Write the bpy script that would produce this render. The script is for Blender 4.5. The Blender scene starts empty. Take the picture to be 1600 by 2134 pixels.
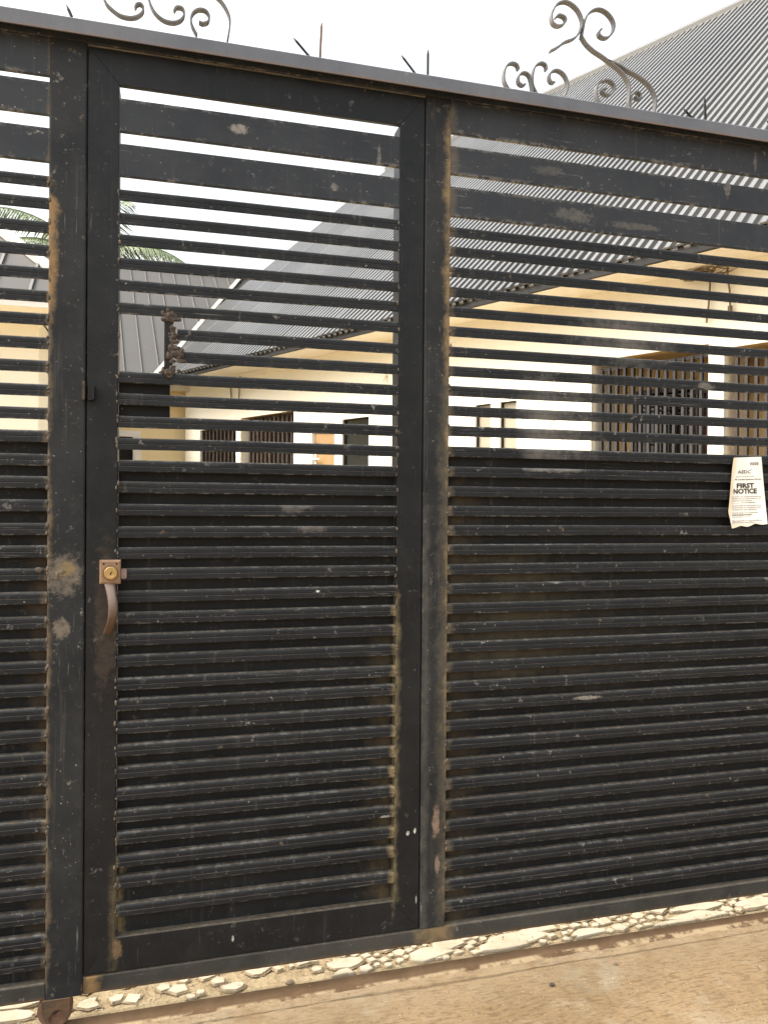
import bpy, bmesh, math, random
from mathutils import Vector, Matrix, noise
R = math.radians
rng = random.Random(11)
sc = bpy.context.scene
col = sc.collection

# ------------------------------------------------------------------ camera
cam_d = bpy.data.cameras.new('camera')
cam = bpy.data.objects.new('camera', cam_d); col.objects.link(cam)
cam_d.sensor_fit = 'VERTICAL'; cam_d.sensor_height = 24.0
cam_d.lens = 24.0 * 1600 / 2134
cam_d.clip_start = 0.02; cam_d.clip_end = 1500
rx = Vector((0.965316, -0.260973, 0.007564)); ux = Vector((-0.005646, 0.008097, 0.999951)); fx = Vector((0.261022, 0.965312, -0.006342))
cam.matrix_world = Matrix(((rx.x, ux.x, -fx.x, 0), (rx.y, ux.y, -fx.y, -2.0), (rx.z, ux.z, -fx.z, 1.2856), (0, 0, 0, 1)))
sc.camera = cam

# ------------------------------------------------------------------ light: bright hazy overcast
SUN = Vector((-0.60, 0.0, 0.80)).normalized()
world = bpy.data.worlds.new('World'); sc.world = world; world.use_nodes = True
wn = world.node_tree; wn.nodes.clear()
wo = wn.nodes.new('ShaderNodeOutputWorld'); wb = wn.nodes.new('ShaderNodeBackground')
sky = wn.nodes.new('ShaderNodeTexSky'); sky.sky_type = 'NISHITA'; sky.sun_disc = False
sky.sun_elevation = math.asin(SUN.z); sky.sun_rotation = math.atan2(SUN.x, SUN.y)
sky.dust_density = 8.0; sky.air_density = 2.2; sky.ozone_density = 1.0
hs = wn.nodes.new('ShaderNodeHueSaturation'); hs.inputs['Saturation'].default_value = 0.35
wn.links.new(sky.outputs[0], hs.inputs['Color']); wn.links.new(hs.outputs[0], wb.inputs['Color'])
wb.inputs['Strength'].default_value = 0.15
wn.links.new(wb.outputs[0], wo.inputs[0])
sun_d = bpy.data.lights.new('sun', 'SUN'); sun_d.energy = 1.1; sun_d.angle = R(18); sun_d.color = (1.0, 0.93, 0.82)
sun = bpy.data.objects.new('sun', sun_d); col.objects.link(sun)
sun.rotation_euler = SUN.to_track_quat('Z', 'Y').to_euler()
sc.view_settings.view_transform = 'Standard'; sc.view_settings.look = 'None'
sc.view_settings.gamma = 1.0; sc.view_settings.use_curve_mapping = False
sc.view_settings.exposure = 1.5

# ------------------------------------------------------------------ helpers
def link(o, parent=None):
    col.objects.link(o)
    if parent is not None: o.parent = parent
    return o
def mesh_obj(name, verts, faces, mat, parent=None, smooth=False):
    me = bpy.data.meshes.new(name); me.from_pydata(verts, [], faces); me.update()
    if mat: me.materials.append(mat)
    if smooth:
        for p in me.polygons: p.use_smooth = True
    return link(bpy.data.objects.new(name, me), parent)
def empty(name, loc=(0, 0, 0), rz=0.0):
    o = bpy.data.objects.new(name, None); o.location = loc; o.rotation_euler = (0, 0, rz); o.empty_display_size = 0.1
    return link(o)
def tag(o, label=None, cat=None, group=None, kind=None):
    if label: o['label'] = label
    if cat: o['category'] = cat
    if group: o['group'] = group
    if kind: o['kind'] = kind
    return o
def copy_part(src, parent, loc):
    c = src.copy(); col.objects.link(c); c.parent = parent; c.location = loc
    return c
class MB:
    def __init__(s): s.v = []; s.f = []
    def add(s, vs, fs):
        b = len(s.v); s.v += [tuple(p) for p in vs]; s.f += [tuple(i + b for i in f) for f in fs]
    def box(s, x0, x1, y0, y1, z0, z1):
        s.add([(x0, y0, z0), (x1, y0, z0), (x1, y1, z0), (x0, y1, z0), (x0, y0, z1), (x1, y0, z1), (x1, y1, z1), (x0, y1, z1)],
              [(0, 3, 2, 1), (4, 5, 6, 7), (0, 1, 5, 4), (1, 2, 6, 5), (2, 3, 7, 6), (3, 0, 4, 7)])
    def prism(s, prof, a0, a1, axis, ends=(None, None)):
        """prof: closed 2D outline. axis 'x': (y,z) along x; 'z': (x,y) along z; 'y': (x,z) along y."""
        def P(p, a):
            return (a, p[0], p[1]) if axis == 'x' else ((p[0], p[1], a) if axis == 'z' else (p[0], a, p[1]))
        n = len(prof)
        vs = [P(p, a0 if not callable(a0) else a0(p)) for p in prof] + [P(p, a1 if not callable(a1) else a1(p)) for p in prof]
        fs = [(i, (i + 1) % n, n + (i + 1) % n, n + i) for i in range(n)]
        fs += [tuple(range(n - 1, -1, -1)), tuple(range(n, 2 * n))]
        s.add(vs, fs)
    def tube(s, pts, r, n=6):
        pts = [Vector(p) for p in pts]; b = len(s.v); m = len(pts)
        for i, p in enumerate(pts):
            t = (pts[min(i + 1, m - 1)] - pts[max(i - 1, 0)]).normalized()
            a = t.cross(Vector((0.3, 0.2, 1))); a = a.normalized() if a.length > 1e-4 else Vector((1, 0, 0)); c = t.cross(a)
            rr = r(i / (m - 1)) if callable(r) else r
            for k in range(n):
                g = 2 * math.pi * k / n; s.v.append(tuple(p + (a * math.cos(g) + c * math.sin(g)) * rr))
        for i in range(m - 1):
            for k in range(n):
                k2 = (k + 1) % n; s.f.append((b + i * n + k, b + i * n + k2, b + (i + 1) * n + k2, b + (i + 1) * n + k))
        s.f.append(tuple(b + k for k in range(n - 1, -1, -1))); s.f.append(tuple(b + (m - 1) * n + k for k in range(n)))
    def build(s, name, mat, parent=None, smooth=False):
        o = mesh_obj(name, s.v, s.f, mat, parent, smooth)
        bm = bmesh.new(); bm.from_mesh(o.data); bmesh.ops.recalc_face_normals(bm, faces=bm.faces); bm.to_mesh(o.data); bm.free()
        return o
def rrect(x0, x1, y0, y1, r, seg=3):
    o = []
    for cx, cy, a0 in ((x1 - r, y1 - r, 0), (x0 + r, y1 - r, 90), (x0 + r, y0 + r, 180), (x1 - r, y0 + r, 270)):
        for k in range(seg + 1):
            a = R(a0 + 90 * k / seg); o.append((cx + r * math.cos(a), cy + r * math.sin(a)))
    return o

# ------------------------------------------------------------------ materials
class NT:
    def __init__(s, name):
        s.m = bpy.data.materials.new(name); s.m.use_nodes = True; s.t = s.m.node_tree
        s.b = s.t.nodes['Principled BSDF']
        s.geo = s.t.nodes.new('ShaderNodeNewGeometry'); s.pos = s.geo.outputs['Position']
        s._xyz = None
    def n(s, typ, ins=None, **props):
        nd = s.t.nodes.new(typ)
        for k, v in props.items(): setattr(nd, k, v)
        for k, v in (ins or {}).items():
            if hasattr(v, 'is_output'): s.t.links.new(v, nd.inputs[k])
            else: nd.inputs[k].default_value = v
        return nd
    def math(s, op, a, b=0.0, c=None, clamp=False):
        i = {0: a, 1: b}
        if c is not None: i[2] = c
        return s.n('ShaderNodeMath', i, operation=op, use_clamp=clamp).outputs[0]
    def xyz(s):
        if s._xyz is None: s._xyz = s.n('ShaderNodeSeparateXYZ', {0: s.pos}).outputs
        return s._xyz
    def noise(s, scale=5.0, detail=4.0, rough=0.6, stretch=None, off=(0, 0, 0), dist=0.0):
        v = s.pos
        if stretch or any(off):
            v = s.n('ShaderNodeMapping', {0: v, 'Location': off, 'Scale': stretch or (1, 1, 1)}).outputs[0]
        return s.n('ShaderNodeTexNoise', {'Vector': v, 'Scale': scale, 'Detail': detail, 'Roughness': rough, 'Distortion': dist}).outputs[0]
    def ramp(s, v, a, b):
        return s.n('ShaderNodeMapRange', {0: v, 1: a, 2: b, 3: 0.0, 4: 1.0}, clamp=True).outputs[0]
    def mix(s, f, a, b):
        nd = s.n('ShaderNodeMix', None, data_type='RGBA')
        for k, v in ((0, f), (6, a), (7, b)):
            if hasattr(v, 'is_output'): s.t.links.new(v, nd.inputs[k])
            else: nd.inputs[k].default_value = (v if k == 0 else (*v, 1.0))
        return nd.outputs[2]
    def set(s, **k):
        for kk, v in k.items():
            nm = kk.replace('_', ' ')
            if hasattr(v, 'is_output'): s.t.links.new(v, s.b.inputs[nm])
            else: s.b.inputs[nm].default_value = (*v, 1.0) if isinstance(v, tuple) and len(v) == 3 else v
        return s
    def bump(s, h, strength=0.3, dist=0.01):
        s.t.links.new(s.n('ShaderNodeBump', {'Height': h, 'Strength': strength, 'Distance': dist}).outputs[0], s.b.inputs['Normal'])
def simple(name, c, rough=0.6, metal=0.0, var=0.15, scale=8.0):
    s = NT(name); n1 = s.noise(scale, 5)
    s.set(Base_Color=s.mix(s.ramp(n1, .3, .7), tuple(x * (1 - var) for x in c), tuple(min(1, x * (1 + var)) for x in c)), Roughness=rough, Metallic=metal)
    return s.m
def paint(name, base, base2, dust=0.5, chips=0.5, scr=0.5, rough=0.42, lines=(), spots=(), dustc=(.20, .165, .12), chipc=(.17, .165, .155), film=0.0, edge=None, lips=0.0, vert=False):
    s = NT(name); x, y, z = s.xyz()
    big = s.noise(3.2, 6, .62); med = s.noise(16, 6, .65, off=(3, 1, 7)); fine = s.noise(70, 6, .7, off=(9, 2, 1))
    c = s.mix(s.ramp(big, .35, .65), base, base2)
    # faint hazy film of dust, in drifts
    c = s.mix(s.math('MULTIPLY', s.ramp(med, .45, .75), .35 + film), c, tuple(b + .016 for b in base2))
    # streaks running down
    stv = s.noise(1.0, 4, .6, stretch=(55, 55, 2.2), off=(1, 5, 2))
    c = s.mix(s.math('MULTIPLY', s.ramp(stv, .6, .75), .28 * scr + .05), c, (.10, .095, .085))
    # horizontal scuffs
    sw = s.noise(1.0, 5, .7, stretch=(120, 30, 6) if vert else (7, 30, 160), off=(4, 4, 4))
    gate_ = s.ramp(s.noise(4.5, 3, .6, off=(8, 8, 3)), .5, .66)
    c = s.mix(s.math('MULTIPLY', s.math('MULTIPLY', s.ramp(sw, .60, .655), gate_), .75 * scr), c, chipc)
    # chips
    ch = s.math('MULTIPLY', s.ramp(s.noise(30, 9, .72, off=(2, 9, 5)), .60, .64), s.ramp(s.noise(3.5, 3, .6, off=(5, 0, 2)), .45, .62))
    c = s.mix(s.math('MULTIPLY', ch, chips), c, chipc)
    sp = s.ramp(s.noise(110, 2, .5, off=(7, 3, 3)), .70, .73)
    c = s.mix(s.math('MULTIPLY', s.math('MULTIPLY', sp, s.ramp(big, .4, .6)), .8 * chips), c, (.30, .29, .27))
    # dust lying on upward faces and ledges
    nz = s.n('ShaderNodeSeparateXYZ', {0: s.geo.outputs['Normal']}).outputs[2]
    up = s.math('MULTIPLY', s.ramp(nz, .55, .98), s.ramp(fine, .2, .75))
    c = s.mix(s.math('MULTIPLY', up, dust), c, dustc)
    wob = s.math('SUBTRACT', s.noise(9, 6, .7, off=(6, 6, 6)), .5)
    # worn edges of slats and boards: flecks of bare metal along the lips of each piece
    if lips:
        gz = s.n('ShaderNodeSeparateXYZ', {0: s.n('ShaderNodeTexCoord').outputs['Generated']}).outputs[2]
        rim = s.ramp(s.math('ABSOLUTE', s.math('SUBTRACT', gz, .5)), .36, .50)
        fl = s.ramp(s.math('ADD', s.noise(1.0, 6, .75, stretch=(38, 10, 55), off=(3, 3, 9)), s.math('MULTIPLY', s.ramp(s.noise(3.3, 3, .6, off=(1, 4, 6)), .4, .7), .12)), .56, .62)
        c = s.mix(s.math('MULTIPLY', s.math('MULTIPLY', rim, fl), lips), c, chipc)
    for (x0, wl, wr, z0, z1, colr, st) in lines:
        dx = s.math('ADD', s.math('SUBTRACT', x, x0), s.math('MULTIPLY', wob, .05))
        lft = s.ramp(dx, -wl, 0.0); rgt = s.ramp(dx, wr, 0.0)
        zz = s.math('ADD', z, s.math('MULTIPLY', wob, .25))
        zr = s.math('MULTIPLY', s.ramp(zz, z0 - .04, z0 + .04), s.ramp(zz, z1 + .05, z1 - .05))
        m = s.math('MULTIPLY', s.math('MULTIPLY', lft, rgt), zr)
        m = s.ramp(s.math('ADD', s.math('MULTIPLY', m, .9), s.math('MULTIPLY', s.math('SUBTRACT', s.noise(38, 7, .72, off=(4, 2, 8)), .5), 1.3)), .15, .85)
        m = s.math('MULTIPLY', s.math('MULTIPLY', m, s.ramp(med, .15, .55)), st, clamp=True)
        c = s.mix(m, c, colr)
    for (x0, z0, rx_, rz_, colr, st) in spots:
        ex = s.math('DIVIDE', s.math('SUBTRACT', x, x0), rx_); ez = s.math('DIVIDE', s.math('SUBTRACT', z, z0), rz_)
        d = s.math('SQRT', s.math('ADD', s.math('MULTIPLY', ex, ex), s.math('MULTIPLY', ez, ez)))
        d = s.math('ADD', d, s.math('MULTIPLY', s.math('SUBTRACT', s.noise(38, 8, .78, off=(x0 * 9, 1, z0 * 5)), .5), 2.6))
        c = s.mix(s.math('MULTIPLY', s.math('MULTIPLY', s.ramp(d, 1.05, .70), st), s.ramp(s.noise(55, 6, .7, off=(z0, 2, x0)), .25, .55)), c, colr)
    if edge:
        e = s.math('MULTIPLY', s.ramp(z, edge[1], edge[0]), s.ramp(s.noise(14, 6, .7, stretch=(1, 1, 3)), .3, .6))
        c = s.mix(s.math('MULTIPLY', e, edge[3]), c, edge[2])
    s.set(Base_Color=c, Roughness=s.math('ADD', rough, s.math('MULTIPLY', med, .25)))
    s.b.inputs['Specular IOR Level'].default_value = 0.22
    s.bump(s.math('ADD', s.math('MULTIPLY', fine, .35), med), .25, .0025)
    return s.m
TAN = (.20, .145, .08); YEL = (.24, .185, .095); RUST = (.20, .085, .035); GREY = (.18, .172, .16)
BK, BK2 = (.0072, .0092, .0122), (.0135, .0158, .0190)
M_slat = paint('worn black slat paint', BK, BK2, .75, 1.0, 1.0, .40, lips=.75,
   lines=[(.724, .02, .022, .1, 2.42, (.145, .118, .08), .7), (-.297, .016, .02, .1, 1.75, (.13, .10, .065), .7), (-.297, .010, .02, 1.72, 2.08, (.24, .15, .065), 1.2), (.578, .022, .02, .2, 1.05, YEL, .9), (-.14, .02, .012, .15, .5, YEL, .5), (1.0, .1, .25, 1.40, 1.65, GREY, .55), (1.25, .2, .3, 1.72, 1.86, GREY, .55)],
   spots=[(.152, 2.251, .028, .014, (.25, .235, .215), .9), (1.08, 2.13, .08, .03, (.13, .125, .115), .7), (1.05, 1.40, .11, .012, GREY, .7), (.30, 1.29, .05, .02, (.13, .12, .11), .6), (.34, 1.235, .05, .02, (.16, .14, .13), .5), (1.55, 1.66, .03, .012, GREY, .8), (.362, 1.062, .006, .004, (.6, .6, .56), 1.0), (.43, 1.025, .003, .004, (.6, .6, .56), 1.0), (1.16, .735, .05, .006, (.27, .25, .22), .9), (1.62, .60, .012, .010, (.26, .25, .22), .9), (1.62, .50, .004, .008, (.3, .29, .25), .9), (.55, .44, .02, .010, (.32, .31, .29), .9), (1.05, 1.075, .03, .006, (.2, .19, .17), .8)])
M_post = paint('worn black post paint', (.0100, .0120, .0150), (.022, .0245, .027), .6, 1.0, 1.3, .45, vert=True,
   lines=[(.724, .030, .02, 1.62, 2.36, TAN, 1.3), (.725, .045, .02, .09, 1.66, (.095, .082, .060), .9), (.728, .014, .02, .09, 1.66, (.19, .145, .08), 1.2), (.66, .015, .02, .09, 1.30, (.10, .095, .085), .5), (-.298, .02, .024, 1.74, 2.06, (.22, .145, .07), 1.2), (-.300, .012, .014, .1, 1.75, (.13, .10, .065), .9)],
   spots=[(-.262, 1.115, .042, .055, (.135, .118, .098), .9), (-.258, 1.13, .022, .02, (.22, .16, .075), .8), (-.268, .985, .020, .03, (.17, .145, .12), .85), (.695, .42, .012, .05, (.25, .18, .14), .8), (.70, .30, .007, .03, (.25, .18, .14), .8), (-.20, .09, .02, .03, (.28, .17, .07), .9)], film=.15)
M_door = paint('black wicket door frame paint', (.0062, .0076, .0096), (.0115, .0132, .0155), .75, .6, .35, .34, vert=True,
   lines=[(.577, .014, .018, .2, 1.05, (.17, .14, .08), .75), (-.14, .02, .010, .12, .40, (.14, .11, .06), .5)], spots=[(-.135, .185, .012, .024, (.17, .115, .065), .8), (-.165, 1.00, .03, .2, (.045, .036, .028), .8), (.147, .172, .003, .009, (.5, .5, .46), 1.0), (.635, .40, .004, .010, (.55, .54, .5), 1.0), (.615, .395, .005, .007, (.5, .5, .46), .9), (.64, .21, .002, .012, (.4, .4, .38), .9)])
M_board = paint('glare paled black board paint', (.022, .026, .033), (.033, .038, .046), .6, 1.0, 1.0, .40, lips=.85,  # lighter, bluer base stands in for lens glare over the upper boards
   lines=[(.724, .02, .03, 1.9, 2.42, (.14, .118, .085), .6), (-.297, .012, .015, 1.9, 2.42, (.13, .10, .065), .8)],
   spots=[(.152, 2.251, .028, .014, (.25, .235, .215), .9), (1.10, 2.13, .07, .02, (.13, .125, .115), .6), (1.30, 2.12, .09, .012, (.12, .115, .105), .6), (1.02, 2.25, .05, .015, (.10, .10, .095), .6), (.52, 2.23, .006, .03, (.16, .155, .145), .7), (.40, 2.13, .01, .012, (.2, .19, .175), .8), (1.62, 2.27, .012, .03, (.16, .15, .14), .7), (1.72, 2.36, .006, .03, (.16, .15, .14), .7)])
M_rail = paint('dusty black bottom rail paint', (.024, .025, .0245), (.056, .054, .048), .8, .9, .8, .6, film=.2,
   lines=[(.70, .1, .07, .05, .2, TAN, 1.2), (-.19, .03, .03, .05, .2, (.26, .16, .07), 1.0)], edge=(.086, .094, (.13, .075, .04), .8))
M_lip = paint('weathered top channel paint greyed for glare', (.100, .112, .138), (.135, .146, .170), .35, .35, .6, .5, film=.2, edge=(2.4095, 2.4165, (.20, .125, .08), .6), chipc=(.26, .25, .24))  # worn bluish grey channel, base lightened further for lens glare
M_sheet = paint('grimy black backing sheet', (.0065, .0080, .0098), (.0125, .0138, .0155), .5, .35, .6, .55, film=.06, chipc=(.09, .085, .078),
   lines=[(.75, .03, .12, .1, 1.35, (.10, .072, .042), .5), (.56, .08, .03, .2, .95, (.11, .08, .04), .55), (-.13, .01, .02, .15, .4, YEL, .7), (.90, .15, .35, .80, 1.15, (.085, .07, .045), .8), (1.1, .3, .5, .75, 1.0, (.06, .05, .035), .6), (-.305, .06, .02, .1, 1.2, (.10, .07, .045), .6)])
M_iron = paint('wrought iron scroll paint', (.10, .102, .108), (.19, .19, .192), .8, .6, .5, .5, dustc=(.40, .37, .32), chipc=(.3, .27, .22))  # base lightened to put lens glare into the scroll colour
M_rust = simple('brown rusted steel', (.15, .085, .055), .8, .0, .45, 60)
def weld_mat():
    s = NT('lumpy weld metal'); n1 = s.noise(40, 6, .7); n2 = s.noise(9, 4)
    c = s.mix(s.ramp(n2, .4, .65), (.035, .034, .033), (.14, .105, .07)); c = s.mix(s.ramp(n1, .55, .7), c, (.20, .17, .13))
    s.set(Base_Color=c, Roughness=.65); s.bump(n1, .6, .004); return s.m
M_weld = weld_mat()
M_dweld = simple('brown weld splatter', (.050, .035, .026), .7, .1, .6, 110)
M_brass = simple('brass lock cylinder', (.40, .265, .10), .42, .4, .12, 60)
def lock_mat():
    s = NT('rusty pinkish lock plate'); n1 = s.noise(45, 6, .7); n2 = s.noise(14, 4)
    c = s.mix(s.ramp(n2, .35, .65), (.21, .125, .075), (.29, .19, .115)); c = s.mix(s.ramp(n1, .56, .7), c, (.20, .09, .05))
    s.set(Base_Color=c, Roughness=.6, Metallic=.15); s.bump(n1, .3, .002); return s.m
M_lock = lock_mat()
def handle_mat():
    s = NT('worn steel handle strap'); z = s.xyz()[2]; n1 = s.noise(40, 6, .7)
    c = s.mix(s.ramp(s.math('ADD', z, s.math('MULTIPLY', s.math('SUBTRACT', n1, .5), .06)), 1.045, 1.01), (.145, .108, .088), (.095, .058, .036))
    c = s.mix(s.ramp(n1, .58, .72), c, (.13, .07, .045)); s.set(Base_Color=c, Roughness=.6, Metallic=.15); return s.m
M_handle = handle_mat()
M_dark = simple('dark slot', (.008, .008, .008), .8)
def paper_mat():
    s = NT('yellowed notice paper'); x, y, z = s.xyz(); n1 = s.noise(25, 5, .65); n2 = s.noise(9, 3)
    c = s.mix(s.ramp(n2, .4, .7), (.88, .87, .83), (.84, .82, .75))
    ed = s.math('ADD', s.math('SUBTRACT', x, s.math('MULTIPLY', z, .12)), s.math('MULTIPLY', s.math('SUBTRACT', n1, .5), .014))
    c = s.mix(s.math('MULTIPLY', s.ramp(ed, 1.4865, 1.4785), .75), c, (.66, .50, .28))
    c = s.mix(s.math('MULTIPLY', s.ramp(s.math('ADD', z, s.math('MULTIPLY', n1, .012)), 1.256, 1.247), .5), c, (.72, .52, .36))
    c = s.mix(s.math('MULTIPLY', s.ramp(n1, .63, .72), .5), c, (.62, .48, .30))
    s.set(Base_Color=c, Roughness=.8); return s.m
M_paper = paper_mat(); M_ink = simple('black print', (.05, .045, .04), .8)
def wall_mat(name, c0, c1):
    s = NT(name); n1 = s.noise(1.3, 6, .6); n2 = s.noise(40, 5, .6); stv = s.noise(1.0, 4, .6, stretch=(9, 9, .8))
    c = s.mix(s.ramp(n1, .35, .7), c0, c1); c = s.mix(s.math('MULTIPLY', s.ramp(stv, .58, .75), .22), c, tuple(v * .72 for v in c0))
    s.set(Base_Color=c, Roughness=.85); s.bump(n2, .25, .004); return s.m
M_cream_lit = wall_mat('cream wall paint', (.88, .845, .73), (.85, .81, .68))  # lit copy of the house cream, whitened to look overexposed
M_cream_shade = wall_mat('shaded cream wall paint', (.80, .67, .42), (.76, .62, .37))  # same cream paint, kept yellower to stand for the shaded back wall
M_soffit = wall_mat('ochre soffit board', (.86, .81, .71), (.81, .75, .64))
def roof_mat(name, c0, c1, rough, metal):
    s = NT(name); n1 = s.noise(1.1, 5, .6); n2 = s.noise(6, 6, .7)
    rnd = s.n('ShaderNodeObjectInfo').outputs['Random']
    c = s.mix(s.ramp(n1, .35, .65), c0, c1); c = s.mix(s.math('MULTIPLY', rnd, .55), c, tuple(v * 1.55 for v in c1)); c = s.mix(s.math('MULTIPLY', s.ramp(n2, .58, .75), .4), c, (.16, .14, .11))
    s.set(Base_Color=c, Roughness=rough, Metallic=metal); s.b.inputs['Specular IOR Level'].default_value = .85 if rough < .4 else .4; return s.m
M_roof = roof_mat('weathered aluminium roofing', (.075, .075, .074), (.105, .104, .10), .30, .0)
M_roof2 = roof_mat('dark grey roofing', (.042, .040, .037), (.056, .053, .049), .55, .0)
M_flash = simple('pale flashing', (.52, .50, .46), .5, .2, .2, 5)
M_fascia = simple('dark timber fascia', (.013, .0125, .0125), .8, 0, .3, 6)
M_bar = simple('grey burglar bar', (.028, .025, .025), .6, 0, .25, 10)
M_barb = simple('brown burglar bar', (.042, .030, .024), .6, 0, .25, 10)
M_tan = wall_mat('shade toned recess plaster', (.42, .29, .14), (.36, .25, .115))  # shade inside the recesses painted as a tan plaster colour
M_maroon = simple('maroon curtain', (.055, .012, .013), .9, 0, .35, 6)
M_wood = simple('varnished orange door wood', (.40, .255, .125), .5, 0, .15, 3)
M_white = simple('white paint', (.78, .77, .74), .5, 0, .05, 5)
def glass(name, c, r=.05):
    s = NT(name); s.set(Base_Color=c, Roughness=r); s.b.inputs['Specular IOR Level'].default_value = .8; return s.m
M_glass = glass('dark window glass', (.012, .014, .013)); M_glassb = glass('frosted beige glass', (.36, .33, .25), .3)
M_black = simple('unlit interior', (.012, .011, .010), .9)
def leaf_mat():
    s = NT('palm leaflet'); n1 = s.noise(1.8, 4); s.set(Base_Color=s.mix(s.ramp(n1, .35, .65), (.075, .115, .042), (.15, .185, .08)), Roughness=.5); return s.m
M_leaf = leaf_mat(); M_trunk = simple('palm trunk bark', (.16, .13, .10), .9, 0, .3, 4)
def ground_mat():
    s = NT('earth stained concrete'); x, y, z = s.xyz()
    big = s.noise(2.2, 6, .65); med = s.noise(11, 7, .7); fine = s.noise(85, 8, .75); br = s.noise(1.0, 5, .7, stretch=(26, 120, 1), off=(2, 0, 0))
    c = s.mix(s.ramp(big, .36, .64), (.215, .142, .068), (.305, .210, .112))
    c = s.mix(s.math('MULTIPLY', s.ramp(med, .52, .72), .75), c, (.36, .285, .18))
    c = s.mix(s.math('MULTIPLY', s.ramp(br, .49, .62), .75), c, (.13, .078, .036))
    c = s.mix(s.math('MULTIPLY', s.ramp(fine, .55, .68), .7), c, (.10, .058, .03))
    c = s.mix(s.math('MULTIPLY', s.ramp(s.noise(60, 6, .7, off=(5, 5, 5)), .62, .70), .6), c, (.42, .35, .26))
    pg = s.math('MULTIPLY', s.ramp(s.noise(3.1, 5, .65, off=(7.3, 2.2, 0)), .54, .66), .6)
    c = s.mix(pg, c, (.36, .31, .225))
    nearr = s.math('MULTIPLY', s.ramp(y, -.16, -.03), s.ramp(s.noise(14, 6, .7, off=(1, 7, 1)), .3, .62))
    c = s.mix(s.math('MULTIPLY', nearr, .65), c, (.38, .285, .175))
    s.set(Base_Color=c, Roughness=.9); s.bump(s.math('ADD', s.math('MULTIPLY', fine, .5), s.math('ADD', med, s.math('MULTIPLY', br, .6))), .9, .009); return s.m
M_ground = ground_mat()
def mortar_mat():
    s = NT('gritty paving mortar'); med = s.noise(14, 7, .7); fine = s.noise(120, 6, .75)
    c = s.mix(s.ramp(med, .35, .65), (.36, .265, .145), (.52, .41, .25)); c = s.mix(s.math('MULTIPLY', s.ramp(fine, .54, .64), .85), c, (.15, .105, .06))
    s.set(Base_Color=c, Roughness=.95); s.bump(s.math('ADD', fine, med), .9, .008); return s.m
M_mortar = mortar_mat()
def stone_mat():
    s = NT('pale paving stone'); n1 = s.noise(10, 6, .65); fine = s.noise(70, 6, .7)
    c = s.mix(s.ramp(n1, .35, .65), (.43, .365, .26), (.56, .495, .375)); c = s.mix(s.math('MULTIPLY', s.ramp(fine, .6, .72), .45), c, (.30, .23, .145)); c = s.mix(s.math('MULTIPLY', s.ramp(s.noise(26, 7, .75, off=(3, 1, 0)), .52, .66), .75), c, (.42, .33, .205))
    s.set(Base_Color=c, Roughness=.85); s.bump(s.math('ADD', fine, n1), .5, .004); return s.m
M_stone = stone_mat()
def track_mat():
    s = NT('rusty painted track steel'); n1 = s.noise(18, 6, .7); n2 = s.noise(60, 6, .7); y = s.xyz()[1]
    c = s.mix(s.ramp(n1, .35, .65), (.100, .062, .034), (.135, .086, .050))
    e = s.math('MULTIPLY', s.ramp(s.math('SUBTRACT', y, s.math('MULTIPLY', s.ramp(s.xyz()[0], .65, 1.05), .008)), -.005, -.011), s.ramp(s.noise(6, 7, .75, off=(3, 3, 3)), .45, .53))
    c = s.mix(e, c, (.36, .27, .165)); c = s.mix(s.ramp(n2, .68, .72), c, (.33, .26, .18))
    s.set(Base_Color=c, Roughness=.85); s.b.inputs['Specular IOR Level'].default_value = .1; s.bump(s.math('ADD', n2, e), .4, .004); return s.m
M_track = track_mat()
M_edge = simple('dark pebble', (.05, .042, .035), .9, 0, .3, 60)

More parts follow.
